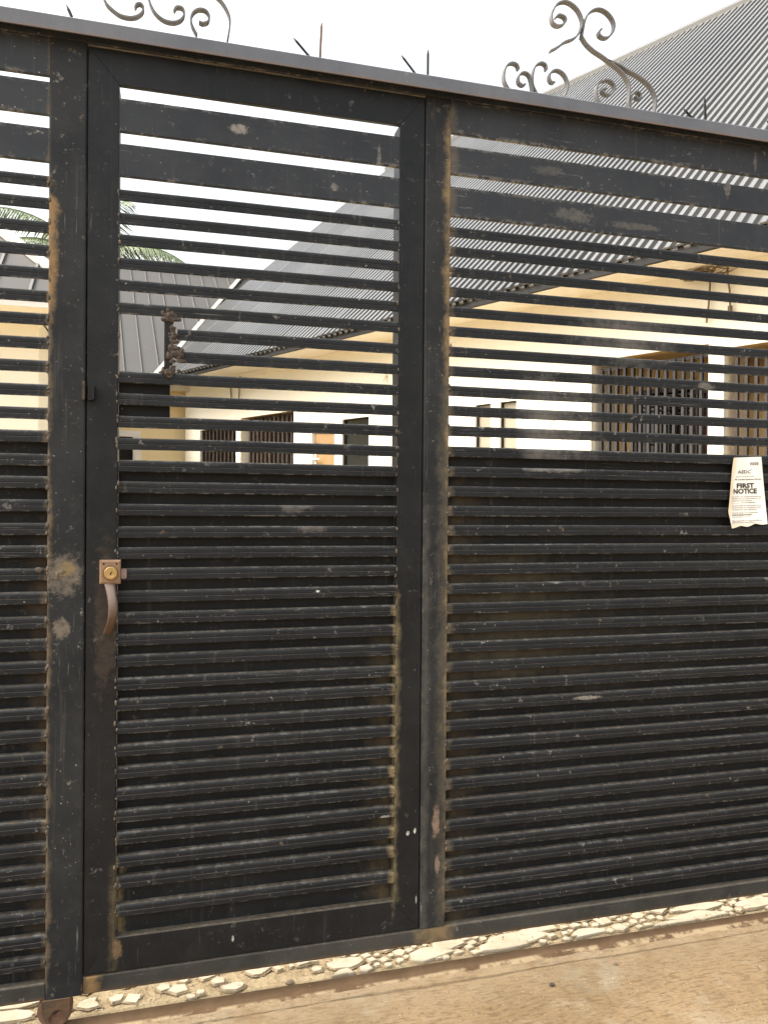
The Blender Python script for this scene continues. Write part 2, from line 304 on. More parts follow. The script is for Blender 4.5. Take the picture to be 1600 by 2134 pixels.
# traced outlines in metres on the gate plane / ground
SCROLLS= [[(1.035,2.607),(1.057,2.621),(1.08,2.64),(1.103,2.651),(1.121,2.666),(1.133,2.69),(1.136,2.707),(1.132,2.723),(1.12,2.741),(1.1,2.754),(1.079,2.757),(1.056,2.746),(1.041,2.722),(1.037,2.704),(1.043,2.688),(1.059,2.683),(1.076,2.691),(1.083,2.703),(1.077,2.713),(1.06,2.715),(1.052,2.707)],[(1.134,2.662),(1.138,2.683),(1.143,2.709),(1.153,2.731),(1.171,2.748),(1.193,2.755),(1.216,2.749),(1.235,2.732),(1.241,2.713),(1.235,2.692),(1.221,2.677),(1.206,2.673),(1.193,2.678),(1.191,2.689),(1.199,2.697)],[(1.134,2.665),(1.15,2.646),(1.174,2.63),(1.202,2.618),(1.23,2.604),(1.258,2.589),(1.278,2.572),(1.292,2.549),(1.294,2.521),(1.291,2.495),(1.296,2.473)],[(1.222,2.608),(1.258,2.601),(1.286,2.59),(1.323,2.578),(1.356,2.561),(1.375,2.54),(1.384,2.512),(1.378,2.472)],[(1.297,2.48),(1.297,2.5),(1.303,2.518),(1.315,2.531),(1.33,2.527),(1.33,2.513),(1.32,2.511),(1.316,2.519)],[(1.203,2.47),(1.187,2.494),(1.184,2.52),(1.198,2.542),(1.223,2.551),(1.241,2.542),(1.244,2.525),(1.232,2.51),(1.213,2.509),(1.202,2.519),(1.215,2.526)],[(0.908,2.474),(0.893,2.496),(0.891,2.519),(0.898,2.541),(0.913,2.553),(0.93,2.551),(0.936,2.538)],[(0.996,2.473),(0.981,2.498),(0.979,2.526),(0.987,2.554),(1.005,2.568),(1.02,2.564),(1.023,2.55)],[(0.98,2.481),(0.973,2.516),(0.964,2.53),(0.948,2.531),(0.936,2.518),(0.936,2.502),(0.947,2.495),(0.957,2.499)],[(1.076,2.473),(1.088,2.499),(1.091,2.522),(1.082,2.542),(1.067,2.553),(1.05,2.554),(1.036,2.544),(1.032,2.529),(1.038,2.518),(1.049,2.518)],[(-0.187,2.562),(-0.179,2.539),(-0.172,2.526),(-0.159,2.515),(-0.144,2.506),(-0.129,2.503),(-0.114,2.504),(-0.1,2.51),(-0.089,2.521),(-0.086,2.534),(-0.093,2.542),(-0.102,2.539),(-0.106,2.53)],[(-0.08,2.581),(-0.073,2.557),(-0.069,2.544),(-0.06,2.528),(-0.047,2.516),(-0.03,2.509),(-0.01,2.51),(0.006,2.52),(0.013,2.536),(0.008,2.549),(-0.006,2.549),(-0.012,2.539)],[(0.044,2.488),(0.032,2.51),(0.03,2.53),(0.038,2.546),(0.052,2.554),(0.067,2.552),(0.075,2.539),(0.071,2.525),(0.058,2.519),(0.05,2.522)],[(0.068,2.605),(0.083,2.599),(0.1,2.588),(0.115,2.57),(0.125,2.549),(0.127,2.532),(0.125,2.51),(0.121,2.486)]]
SPIKES= [[(0.335,2.486),(0.292,2.523)],[(0.363,2.485),(0.367,2.576)],[(0.637,2.478),(0.588,2.525)],[(0.665,2.48),(0.665,2.552)],[(1.532,2.473),(1.483,2.506)],[(1.562,2.474),(1.558,2.551)],[(1.815,2.494),(1.786,2.512)],[(1.844,2.494),(1.843,2.569)],[(-0.254,2.49),(-0.266,2.511)]]
STONES= [[(0.771,0.068),(0.751,0.046),(0.703,0.039),(0.674,0.039),(0.646,0.057),(0.656,0.086),(0.69,0.097),(0.729,0.095),(0.766,0.084)],[(0.822,0.099),(0.8,0.086),(0.77,0.079),(0.75,0.083),(0.729,0.099),(0.735,0.114),(0.762,0.125),(0.79,0.125),(0.817,0.116)],[(0.768,0.068),(0.79,0.072),(0.802,0.057),(0.779,0.053)],[(0.813,0.077),(0.831,0.082),(0.839,0.068),(0.819,0.062)],[(0.823,0.055),(0.843,0.058),(0.852,0.044),(0.831,0.039)],[(0.829,0.1),(0.85,0.104),(0.857,0.09),(0.837,0.083)],[(0.819,0.123),(0.835,0.127),(0.841,0.114),(0.825,0.111)],[(0.989,0.052),(0.964,0.039),(0.912,0.033),(0.872,0.038),(0.854,0.049),(0.859,0.065),(0.883,0.074),(0.944,0.075),(0.978,0.07)],[(1.08,0.083),(1.029,0.061),(0.984,0.056),(0.919,0.063),(0.889,0.081),(0.909,0.105),(0.943,0.116),(1.001,0.116),(1.069,0.098)],[(1.126,0.113),(1.112,0.102),(1.08,0.098),(1.022,0.103),(0.997,0.113),(1.006,0.124),(1.041,0.132),(1.07,0.13),(1.127,0.122)],[(1.075,0.076),(1.094,0.079),(1.101,0.067),(1.081,0.062)],[(1.131,0.107),(1.151,0.11),(1.158,0.097),(1.137,0.094)],[(1.165,0.106),(1.189,0.11),(1.198,0.095),(1.174,0.091)],[(1.252,0.051),(1.225,0.041),(1.199,0.035),(1.154,0.042),(1.145,0.05),(1.151,0.066),(1.186,0.079),(1.212,0.077),(1.253,0.066)],[(1.331,0.04),(1.362,0.043),(1.374,0.026),(1.342,0.022)],[(1.354,0.018),(1.376,0.021),(1.381,0.009),(1.359,0.003)],[(1.387,0.023),(1.416,0.027),(1.425,0.01),(1.394,0.005)],[(1.388,0.058),(1.408,0.06),(1.417,0.048),(1.395,0.047)],[(1.557,0.02),(1.52,0.006),(1.469,0.003),(1.445,0.006),(1.417,0.02),(1.427,0.042),(1.462,0.054),(1.519,0.052),(1.554,0.045)],[(1.689,0.057),(1.652,0.047),(1.587,0.039),(1.534,0.043),(1.487,0.063),(1.515,0.073),(1.557,0.084),(1.603,0.083),(1.668,0.074)],[(1.654,0.059),(1.679,0.061),(1.684,0.048),(1.66,0.045)],[(1.663,0.036),(1.691,0.038),(1.698,0.024),(1.672,0.021)],[(1.712,0.099),(1.688,0.09),(1.635,0.083),(1.554,0.089),(1.534,0.096),(1.533,0.113),(1.595,0.122),(1.662,0.121),(1.699,0.113)],[(1.887,0.078),(1.857,0.062),(1.809,0.056),(1.765,0.059),(1.752,0.07),(1.762,0.094),(1.819,0.108),(1.865,0.108),(1.883,0.099)],[(1.733,0.101),(1.756,0.108),(1.758,0.091),(1.733,0.085)],[(1.753,0.08),(1.776,0.084),(1.781,0.07),(1.756,0.066)],[(1.825,0.016),(1.816,0.007),(1.77,-0.001),(1.715,0.005),(1.702,0.021),(1.722,0.033),(1.759,0.043),(1.801,0.042),(1.835,0.032)],[(0.254,0.114),(0.246,0.1),(0.229,0.098),(0.206,0.098),(0.189,0.11),(0.19,0.119),(0.204,0.127),(0.223,0.13),(0.251,0.12)],[(0.264,0.111),(0.281,0.116),(0.291,0.102),(0.275,0.097)],[(0.306,0.117),(0.316,0.121),(0.323,0.111),(0.312,0.107)],[(0.381,0.118),(0.377,0.111),(0.361,0.107),(0.34,0.109),(0.333,0.114),(0.333,0.122),(0.347,0.127),(0.36,0.127),(0.376,0.123)],[(0.513,0.112),(0.532,0.117),(0.541,0.102),(0.522,0.096)],[(0.523,0.087),(0.541,0.092),(0.55,0.078),(0.532,0.073)],[(0.513,0.084),(0.495,0.075),(0.471,0.067),(0.431,0.072),(0.418,0.087),(0.42,0.096),(0.437,0.11),(0.484,0.111),(0.502,0.105)],[(0.479,0.038),(0.466,0.023),(0.456,0.016),(0.434,0.019),(0.421,0.032),(0.423,0.042),(0.439,0.056),(0.457,0.059),(0.477,0.046)],[(0.428,0.006),(0.446,0.012),(0.455,-0.003),(0.438,-0.007)],[(0.631,-0.006),(0.615,-0.015),(0.59,-0.017),(0.548,-0.012),(0.531,-0.005),(0.538,0.01),(0.561,0.013),(0.594,0.014),(0.628,0.006)],[(0.185,0.058),(0.178,0.05),(0.166,0.047),(0.141,0.051),(0.129,0.058),(0.128,0.064),(0.144,0.07),(0.165,0.07),(0.178,0.066)],[(0.168,0.017),(0.161,0.005),(0.147,0.002),(0.137,0.003),(0.126,0.014),(0.127,0.022),(0.139,0.03),(0.15,0.031),(0.164,0.025)],[(-0.337,0.116),(-0.352,0.111),(-0.387,0.107),(-0.449,0.111),(-0.466,0.116),(-0.478,0.127),(-0.44,0.132),(-0.398,0.13),(-0.363,0.125)],[(-0.335,0.071),(-0.345,0.06),(-0.388,0.052),(-0.429,0.057),(-0.451,0.073),(-0.453,0.086),(-0.429,0.1),(-0.385,0.097),(-0.347,0.085)],[(-0.182,0.076),(-0.184,0.066),(-0.203,0.057),(-0.219,0.061),(-0.23,0.07),(-0.234,0.083),(-0.222,0.097),(-0.205,0.1),(-0.188,0.087)]]
TEXT= [('AEDC',(1.6631,1.3969),(1.7124,1.3991),0.0098,0.01),('o',(1.7123,1.4091),(1.7169,1.4093),0.00409,0.01),('Abuja Electricity Distribution Company',(1.6579,1.3854),(1.7261,1.3883),0.00351,0.0),('PPS Customer Enumeration Exercise',(1.6535,1.376),(1.7482,1.38),0.00439,0.02),('FIRST',(1.6608,1.3529),(1.7255,1.3554),0.01345,0.035),('NOTICE',(1.6477,1.3348),(1.7347,1.338),0.01433,0.035),('This is to inform the occupant of the premises that',(1.6396,1.3231),(1.7489,1.327),0.00366,0.006),('AEDC PPS Enumerators have visited here for the',(1.6397,1.3169),(1.7489,1.3208),0.00366,0.006),('Customer Enumeration Exercise on ____________',(1.6398,1.3108),(1.749,1.3146),0.00366,0.006),('at ____________ No One Was Met Here',(1.6399,1.3047),(1.7281,1.3077),0.00366,0.006),('Please contact AEDC immediately to inform us when',(1.64,1.2954),(1.7502,1.299),0.00366,0.006),('you will be available for us to capture your details.',(1.6401,1.2894),(1.7493,1.2929),0.00366,0.006),('Your cooperation in this regard is highly appreciated',(1.6401,1.2834),(1.7334,1.2864),0.00366,0.006),('Email and text messages to our Call Centre numbers',(1.6403,1.2738),(1.7385,1.2768),0.00366,0.006),('08150181818,08150191919',(1.6403,1.2672),(1.7137,1.2694),0.00366,0.03),('or visit your nearest service centre',(1.6404,1.2614),(1.7078,1.2633),0.00322,0.0),('Please note that failure to respond may affect the',(1.6406,1.2494),(1.7528,1.2526),0.00351,0.012),('quality of service you receive from us',(1.6406,1.2445),(1.7239,1.2467),0.00351,0.012)]

# ------------------------------------------------------------------ setting: ground, driveway, paving, track
o = mesh_obj('ground', [(-300, -300, -.03), (300, -300, -.03), (300, 300, -.03), (-300, 300, -.03)], [(0, 1, 2, 3)], M_ground); tag(o, kind='structure')
def gh(x, y):
    p = Vector((x, y, 0))
    return .004 * noise.noise(p * 2.1) + .0022 * noise.noise(p * 9.0) + .0012 * noise.noise(p * 31) + .0006 * noise.noise(Vector((x * 20, y * 110, 3)))
def edge_y(x): return -.046 + .0035 * noise.noise(Vector((x * 5, 3, 1))) + .0015 * noise.noise(Vector((x * 33, 1, 2)))
nx, ny = 640, 120
vs, fs = [], []
for j in range(ny + 1):
    t = (j / ny) ** 1.6
    for i in range(nx + 1):
        x = -1.2 + 4.2 * i / nx; y = edge_y(x) - t * 1.4
        g = gh(x, y) * (1 if j else .4) - (.0 if j else .006)
        vs.append((x, y, g - .004))
for j in range(ny):
    for i in range(nx):
        a = j * (nx + 1) + i; fs.append((a, a + nx + 1, a + nx + 2, a + 1))
b = len(vs)
for (x0, y0, x1, y1) in ((-14, -9, 14, -1.43), (-14, -1.43, -1.2, -.046), (3.0, -1.43, 14, -.046)):
    vs += [(x0, y0, -.006), (x1, y0, -.006), (x1, y1, -.006), (x0, y1, -.006)]; fs.append((b, b + 1, b + 2, b + 3)); b += 4
o = mesh_obj('driveway', vs, fs, M_ground, smooth=True); tag(o, kind='structure')
# narrow crumbling edging strip cast against the track
vs, fs = [], []
nx = 900
for i in range(nx + 1):
    x = -1.4 + 4.6 * i / nx
    e = edge_y(x); gap = .0016 + .0028 * max(0, noise.noise(Vector((x * 3.1, 9, 4))) + .25)
    for k, y in enumerate((e + gap, e + gap + .002, -.036, -.028, -.016 + .006 * noise.noise(Vector((x * 14, 2, 7))))):
        h = (-.012, -.002, .0005, .001, .0015)[k] + (.0016 * noise.noise(Vector((x * 40, y * 90, 5))) if k else 0)
        vs.append((x, y, h))
for i in range(nx):
    for k in range(4):
        a = i * 5 + k; fs.append((a, a + 5, a + 6, a + 1))
o = mesh_obj('track_edging', vs, fs, M_ground, smooth=False); tag(o, kind='structure')
# gate track: low steel angle set in the ground
m = MB(); m.prism([(-.024, -.004), (-.024, -.001), (.020, .013), (.024, .013), (.032, .006), (.034, -.004)], -1.7, 3.4, 'x')
o = m.build('gate_track', M_track); tag(o, 'brown rusted steel track strip set in the ground beneath the gate', 'gate track')
# courtyard paving (bed plus stones)
vs, fs = [], []
nx, ny = 840, 60
for j in range(ny + 1):
    for i in range(nx + 1):
        x = -1.2 + 4.2 * i / nx; y = .028 + .36 * j / ny; p = Vector((x, y, 0))
        vs.append((x, y, .0056 + .0036 * noise.noise(p * 9) + .0022 * noise.noise(p * 41) + .002 * noise.noise(p * 115)))
for j in range(ny):
    for i in range(nx):
        a = j * (nx + 1) + i; fs.append((a, a + 1, a + nx + 2, a + nx + 1))
b = len(vs)
for (x0, y0, x1, y1) in ((-9, .388, 6, 7.6), (-9, .028, -1.2, .388), (3.0, .028, 6, .388)):
    vs += [(x0, y0, .004), (x1, y0, .004), (x1, y1, .004), (x0, y1, .004)]; fs.append((b, b + 1, b + 2, b + 3)); b += 4
JOINT = MB()
paving = mesh_obj('courtyard_paving', vs, fs, M_mortar, smooth=True); tag(paving, kind='structure')
def stone(pts, h=.010):
    cx = sum(p[0] for p in pts) / len(pts); cy = sum(p[1] for p in pts) / len(pts)
    dz = rng.uniform(-.0015, .0025); tx, ty = rng.uniform(-.02, .02), rng.uniform(-.02, .02)
    n = len(pts); vs = []
    for k, (sc_, z) in enumerate(((1.0, .0), (1.0, h - .0012), (.975, h))):
        for p in pts:
            x = (p[0] - cx) * sc_; y = (p[1] - cy) * sc_
            vs.append((x, y, z + (dz + tx * x + ty * y if k else 0)))
    fs = [(i + n * k, (i + 1) % n + n * k, (i + 1) % n + n * (k + 1), i + n * (k + 1)) for k in range(2) for i in range(n)] + [tuple(range(2 * n, 3 * n))]
    JOINT.add([(cx + (p[0] - cx) * (1 + .007 / max(.01, math.hypot(p[0] - cx, p[1] - cy))), max(.0345, cy + (p[1] - cy) * (1 + .005 / max(.006, math.hypot(p[0] - cx, p[1] - cy)))), .0098 + rng.uniform(-.0012, .0012)) for p in pts], [tuple(range(len(pts)))])
    ob = mesh_obj('paving_stone', vs, fs, M_stone, paving); ob.location = (cx, cy, .0034)
    return ob
for pts in STONES:
    ys = [p[1] for p in pts]
    if max(ys) < .05: continue
    pts = [(p[0], max(p[1], .036)) for p in pts]
    # rougher outline for the big slabs
    if len(pts) > 5:
        q = []
        for i, p in enumerate(pts):
            r_ = pts[(i + 1) % len(pts)]; q.append(p)
            if rng.random() < .35: q.append(((p[0] + r_[0]) / 2 + rng.uniform(-.008, .008), max(.036, (p[1] + r_[1]) / 2 + rng.uniform(-.004, .004))))
        pts = [(p[0] + rng.uniform(-.007, .007), max(.036, p[1] + rng.uniform(-.004, .004))) for p in q if rng.random() < .9]
    cx_ = sum(p[0] for p in pts) / len(pts); cy_ = sum(p[1] for p in pts) / len(pts)
    pts = [(cx_ + (p[0] - cx_) * 1.07, max(.035, cy_ + (p[1] - cy_) * 1.07)) for p in pts]
    stone(pts)
# smaller broken pieces fitted tightly between the slabs
def clear(x, y, r):
    return all((x - q[0]) ** 2 + (y - q[1]) ** 2 > (r + q[2]) ** 2 for q in TAKEN)
TAKEN = []
for ob in [c for c in paving.children if c.name.startswith('paving_stone')]:
    n_ = len(ob.data.vertices) // 3
    P_ = [(ob.location.x + v.co.x, ob.location.y + v.co.y) for v in ob.data.vertices[:n_]]
    cx, cy = ob.location.x, ob.location.y
    for (px, py_) in P_:
        for t_ in (.0, .35, .7, .93): TAKEN.append((cx + (px - cx) * t_, cy + (py_ - cy) * t_, .006))
cnt = 0
for k in range(9000):
    if cnt > 150: break
    x = rng.uniform(-.45, 2.15); y = rng.uniform(.044, .162)
    if x < .45 and (k > 1500 or rng.random() < .90): continue
    r = rng.choice((.030, .024, .019, .015, .012)) if k < 5000 else rng.choice((.012, .009))
    if y - r * .75 < .034 or not clear(x, y, r): continue
    n_ = rng.choice((4, 5, 5, 6)); a0 = rng.uniform(0, 6.28)
    stone([(x + r * rng.uniform(.85, 1.2) * math.cos(a0 + 2 * math.pi * i / n_), max(.035, y + r * rng.uniform(.75, 1.0) * math.sin(a0 + 2 * math.pi * i / n_))) for i in range(n_)], .0095)
    TAKEN.append((x, y, r * .92)); cnt += 1
for gy in range(4):                                  # the paving goes on into the yard
    for gx in range(14):
        if rng.random() < .1: continue
        cx = -1.0 + gx * .28 + rng.uniform(-.05, .05); cy = .24 + gy * .17 + rng.uniform(-.02, .02); n = 8
        stone([(cx + rng.uniform(.09, .125) * math.cos(2 * math.pi * k / n), cy + rng.uniform(.055, .072) * math.sin(2 * math.pi * k / n)) for k in range(n)])
tag(JOINT.build('joint_grit', simple('dark gritty joint', (.27, .20, .115), .95, 0, .5, 70), paving), kind='stuff')
# loose bits
def pebble(x, y, z, r, mat, label):
    bm = bmesh.new(); bmesh.ops.create_icosphere(bm, subdivisions=2, radius=r)
    for v in bm.verts:
        v.co *= 1 + .3 * noise.noise(v.co * (1.6 / r) + Vector((x * 50, y, 0))); v.co.z *= .55; v.co.x *= 1.35
    me = bpy.data.meshes.new('pebble'); bm.to_mesh(me); bm.free(); me.materials.append(mat)
    ob = link(bpy.data.objects.new('pebble', me)); ob.location = (x, y, z); tag(ob, label, 'stone'); return ob
M_peb = simple('brown pebble', (.22, .16, .11), .9, 0, .3, 40)
pebble(.300, .040, .012, .009, M_peb, 'brown lump of stone beside the track, below the wicket door')
pebble(.985, -.128, .001, .006, M_edge, 'dark flat chip lying on the bare earth below the right panel')
pebble(1.205, -.085, .001, .005, M_peb, 'small reddish stone on the earth near the edging crack')
def grit(n_, mat, zone, r0, r1, label):
    g = MB()
    for k in range(n_):
        x = rng.uniform(-.45, 2.2)
        if zone == 'paving':
            y = rng.uniform(.036, .16); z = .0085 if rng.random() < .7 else .0125
        else:
            y = -.012 - .34 * rng.random() ** 1.8; z = gh(x, y) - .0032
            if y > -.046: z = .0012
        r = r0 + (r1 - r0) * rng.random() ** 3; q = [rng.uniform(.6, 1.3) for _ in range(5)]
        g.add([(x - r * q[0], y, z), (x, y - r * q[1], z), (x + r * q[2], y, z), (x, y + r * q[3], z), (x + rng.uniform(-.4, .4) * r, y + rng.uniform(-.3, .3) * r, z + r * q[4])], [(0, 1, 4), (1, 2, 4), (2, 3, 4), (3, 0, 4)])
    tag(g.build('grit', mat), label, kind='stuff')
grit(900, M_peb, 'paving', .0008, .0040, 'loose brown grit scattered over the paving behind the track')
grit(500, M_stone, 'paving', .0010, .0045, 'pale stone chippings scattered over the paving behind the track')
grit(900, M_peb, 'earth', .0006, .0026, 'fine dark grit on the bare earth in front of the track')
grit(350, M_stone, 'earth', .0006, .0022, 'fine pale chippings on the bare earth in front of the track')

# ------------------------------------------------------------------ sliding gate
XL, XR = -1.55, 2.75
gate = empty('sliding_gate', (0, 0, 0)); tag(gate, 'tall worn black steel driveway gate of horizontal slats with a wicket door', 'gate')
SLH = .0292
prof = [(.0003, .0006), (.0, .0015), (.0, .0125), (.0011, .0136), (.0012, .0143), (.0003, .0150), (.0003, .0222), (.0012, .0250), (.0032, .0277), (.0060, .0292), (.0200, .0292), (.0200, .0267), (.0045, .0267), (.0045, .0), (.0010, .0)]
def slat_mesh(L, name='slat', mat=M_slat, nseg=14, seed=0):
    n = len(prof); vs = []; fs = []
    for i in range(nseg + 1):
        x = L * i / nseg
        wy = .0019 * noise.noise(Vector((x * 2.2 + seed * 7.3, seed, 0))); wz = .0015 * noise.noise(Vector((x * 1.7, seed * 3.1, 5)))
        for p in prof: vs.append((x, p[0] + wy, p[1] + wz))
    for i in range(nseg):
        for k in range(n):
            k2 = (k + 1) % n; fs.append((i * n + k, i * n + k2, (i + 1) * n + k2, (i + 1) * n + k))
    fs.append(tuple(range(n - 1, -1, -1))); fs.append(tuple(nseg * n + k for k in range(n)))
    me = bpy.data.meshes.new(name); me.from_pydata(vs, [], fs); me.materials.append(mat)
    bm = bmesh.new(); bm.from_mesh(me); bmesh.ops.recalc_face_normals(bm, faces=bm.faces); bm.to_mesh(me); bm.free()
    return me
RT = [2.062, 2.0082, 1.9522, 1.8973, 1.8426, 1.7879, 1.7313, 1.6778, 1.6239, 1.5689, 1.5125, 1.4552, 1.3998, 1.3461, 1.292, 1.2369, 1.1834, 1.1283, 1.0753, 1.0207, .9651, .9121, .857, .8029, .749, .6945, .6413, .5874, .5324, .4743, .4163, .3608, .3075, .2519, .1934]
LT = [2.0804, 2.025, 1.9695, 1.913, 1.8569, 1.8025, 1.7455, 1.6895, 1.6339, 1.5763, 1.5209, 1.4644, 1.4088, 1.3541, 1.2973, 1.2414, 1.1858, 1.1317, 1.0753, 1.0156, .9618, .9059, .8517, .7946, .7398, .6864, .6327, .5792, .522, .4659, .4115, .3605, .3006, .2435, .1887]
DT = [2.0659, 2.0081, 1.9548, 1.8974, 1.8439, 1.7874, 1.7301, 1.6744, 1.6172, 1.5635, 1.507, 1.4522, 1.3975, 1.3449, 1.2894, 1.2335, 1.1806, 1.1287, 1.0729, 1.0199, .9656, .9126, .8555, .8044, .7473, .6913, .6357, .5816, .5273, .4726, .4151, .3619, .2928]
def slats(tops, x0, x1, parent, skip=()):
    ms = [slat_mesh(x1 - x0, seed=k + x0) for k in range(5)]
    for i, z in enumerate(tops):
        if i in skip: continue
        ob = link(bpy.data.objects.new('slat', ms[i % 5]), parent)
        ob.location = (x0, rng.uniform(0, .0012), z - SLH); ob.rotation_euler = (0, rng.uniform(-.0006, .0006), 0)
slats(LT, XL + .07, -.2985, gate)
slats(RT, .7235, XR - .07, gate)
def bar_x(name, x0, x1, y0, y1, z0, z1, mat, parent, r=.004):
    m = MB(); m.prism(rrect(y0, y1, z0, z1, r), x0, x1, 'x'); return m.build(name, mat, parent)
def bar_z(name, x0, x1, y0, y1, z0, z1, mat, parent, r=.005):
    m = MB(); m.prism(rrect(x0, x1, y0, y1, r), z0, z1, 'z'); return m.build(name, mat, parent)
# broad boards at the top of each fixed panel
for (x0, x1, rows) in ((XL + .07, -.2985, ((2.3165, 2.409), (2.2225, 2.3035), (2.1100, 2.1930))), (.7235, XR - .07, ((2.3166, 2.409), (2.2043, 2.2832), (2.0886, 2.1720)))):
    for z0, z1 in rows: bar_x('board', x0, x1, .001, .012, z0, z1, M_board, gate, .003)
# posts
bar_z('post', -.300, -.2145, -.001, .050, .0845, 2.409, M_post, gate)
bar_z('post', .6505, .7245, -.001, .050, .1275, 2.409, M_post, gate)
bar_z('post', XL, XL + .07, -.001, .050, .0845, 2.409, M_post, gate)
bar_z('post', XR - .07, XR, -.001, .050, .1275, 2.409, M_post, gate)
# bottom rail in two lengths
bar_x('bottom_rail', XL + .07, -.3005, 0, .050, .0835, .125, M_rail, gate)
bar_x('bottom_rail', -.2140, XR, 0, .050, .0835, .126, M_rail, gate)
# header and overhanging top channel
bar_x('header', -.2140, .6500, .003, .050, 2.4045, 2.4095, simple('dusty flaking header paint', (.15, .14, .125), .7, 0, .5, 14), gate, .002)
m = MB(); m.prism([(-.036, 2.4085), (-.036, 2.4430), (-.033, 2.4460), (.056, 2.4460), (.056, 2.4125), (.052, 2.4125), (.052, 2.4405), (-.030, 2.4405), (-.0325, 2.4085)][::-1], XL - .02, XR + .02, 'x')
m.build('top_rail', M_lip, gate)
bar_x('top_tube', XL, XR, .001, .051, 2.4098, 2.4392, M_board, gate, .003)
# sheets closing the lower half
def sheet(name, x0, x1, z0, z1, parent):
    nx, nz = max(4, int((x1 - x0) / .05)), 22; vs = []; fs = []
    for s_ in (0, 1):
        for j in range(nz + 1):
            for i in range(nx + 1):
                x = x0 + (x1 - x0) * i / nx; z = z0 + (z1 - z0) * j / nz
                vs.append((x, .0225 + .002 * s_ + .0016 * noise.noise(Vector((x * 4, z * 5, 2))), z))
    n = (nx + 1) * (nz + 1)
    for j in range(nz):
        for i in range(nx):
            a = j * (nx + 1) + i; fs += [(a, a + 1, a + nx + 2, a + nx + 1), (n + a, n + a + nx + 1, n + a + nx + 2, n + a + 1)]
    return mesh_obj(name, vs, fs, M_sheet, parent, True)
sheet('backing_sheet', XL + .07, -.3005, .1255, 1.462, gate)
sheet('backing_sheet', .7250, XR - .07, .1265, 1.452, gate)
# welds: lumps of bead down each joint
def welds(x, tops, parent, side, zmin=0, amp=1.0):
    m = MB()
    for z in tops:
        for k in range(rng.choice((1, 2, 2, 3))):
            bm = bmesh.new(); bmesh.ops.create_icosphere(bm, subdivisions=1, radius=1.0)
            cx = x + rng.uniform(-.003, .003); cz_ = z - SLH * rng.uniform(.0, 1.0); sx, sy, sz = rng.uniform(.002, .0048) * amp, rng.uniform(.0015, .0028) * amp, rng.uniform(.004, .010) * amp
            vs = []
            for v in bm.verts:
                f = 1 + .4 * noise.noise(v.co * 1.9 + Vector((cz_ * 90, x * 30, k)))
                vs.append((cx + v.co.x * sx * f, -.0002 + v.co.y * sy * f, cz_ + v.co.z * sz * f))
            m.add(vs, [tuple(v.index for v in f.verts) for f in bm.faces]); bm.free()
    o = m.build('weld_seam', M_weld, parent, True); o['kind'] = 'stuff'; return o
welds(-.2985, LT, gate, 1); welds(.7245, RT, gate, 1)
# roller under the left post
rol = MB()
rol.prism([(-.306, .084), (-.243, .084), (-.243, .058), (-.2455, .034), (-.2500, .026), (-.2535, .046), (-.2640, .060), (-.2790, .058), (-.2900, .044), (-.2930, .026), (-.300, .036), (-.306, .058)], -.004, .004, 'y')
rol.box(-.306, -.300, .004, .046, .052, .0842); rol.box(-.249, -.243, .004, .046, .052, .0842)
rb = rol.build('roller_bracket', M_rail, gate)
w = MB(); pr = [(.010, .006), (.040, .006), (.0405, .010), (.036, .018), (.0405, .026), (.040, .030), (.010, .030)]
n = 28; vs = []; fs = []
for k in range(n):
    a = 2 * math.pi * k / n
    for r_, y_ in pr: vs.append((-.2785 + r_ * math.cos(a), y_, .0525 + r_ * math.sin(a)))
q = len(pr)
for k in range(n):
    for i in range(q):
        fs.append((k * q + i, k * q + (i + 1) % q, ((k + 1) % n) * q + (i + 1) % q, ((k + 1) % n) * q + i))
w.add(vs, fs); w.build('wheel', M_rust, rb)
# scrollwork and spikes on top
def ribbon(pts, wy, th, y0=.03):
    P = [Vector((p[0], p[1])) for p in pts]
    # Catmull-Rom smoothing
    S = []
    for i in range(len(P) - 1):
        a, b_, c_, d_ = P[max(i - 1, 0)], P[i], P[i + 1], P[min(i + 2, len(P) - 1)]
        for k in range(4):
            t = k / 4; S.append(.5 * ((2 * b_) + (c_ - a) * t + (2 * a - 5 * b_ + 4 * c_ - d_) * t * t + (3 * b_ - a - 3 * c_ + d_) * t ** 3))
    S.append(P[-1]); m = MB(); vs = []; fs = []
    for i, p in enumerate(S):
        t = (S[min(i + 1, len(S) - 1)] - S[max(i - 1, 0)]); t = t.normalized() if t.length > 1e-6 else Vector((0, 1)); nn = Vector((-t.y, t.x)) * th / 2
        for s_, yy in ((1, -1), (1, 1), (-1, 1), (-1, -1)): vs.append((p.x + nn.x * s_, y0 + yy * wy / 2, p.y + nn.y * s_))
    for i in range(len(S) - 1):
        for k in range(4): fs.append((i * 4 + k, i * 4 + (k + 1) % 4, i * 4 + 4 + (k + 1) % 4, i * 4 + 4 + k))
    fs += [(0, 1, 2, 3), tuple(len(S) * 4 - 4 + k for k in (3, 2, 1, 0))]
    m.add(vs, fs); return m
for pts in SCROLLS: ribbon(pts, .017, .0042).build('scroll', M_iron, gate)
M_spike = M_post
for k, (a, b_) in enumerate(SPIKES):
    m = MB(); A = Vector((a[0], .03, a[1] - .006)); B = Vector((b_[0], .03, b_[1])); t = (B - A).normalized()
    m.tube([A, A + (B - A) * .5, B - t * .012, B], lambda s_: .0042 if s_ < .9 else .0012, 4)
    m.build('spike', M_rust if k == 1 else M_spike, gate)

# ------------------------------------------------------------------ wicket door (a part of the gate)
dm = MB()
zt, zb, xl, xr, iw, iwr = 2.402, .131, -.2115, .6475, -.1400, .5770
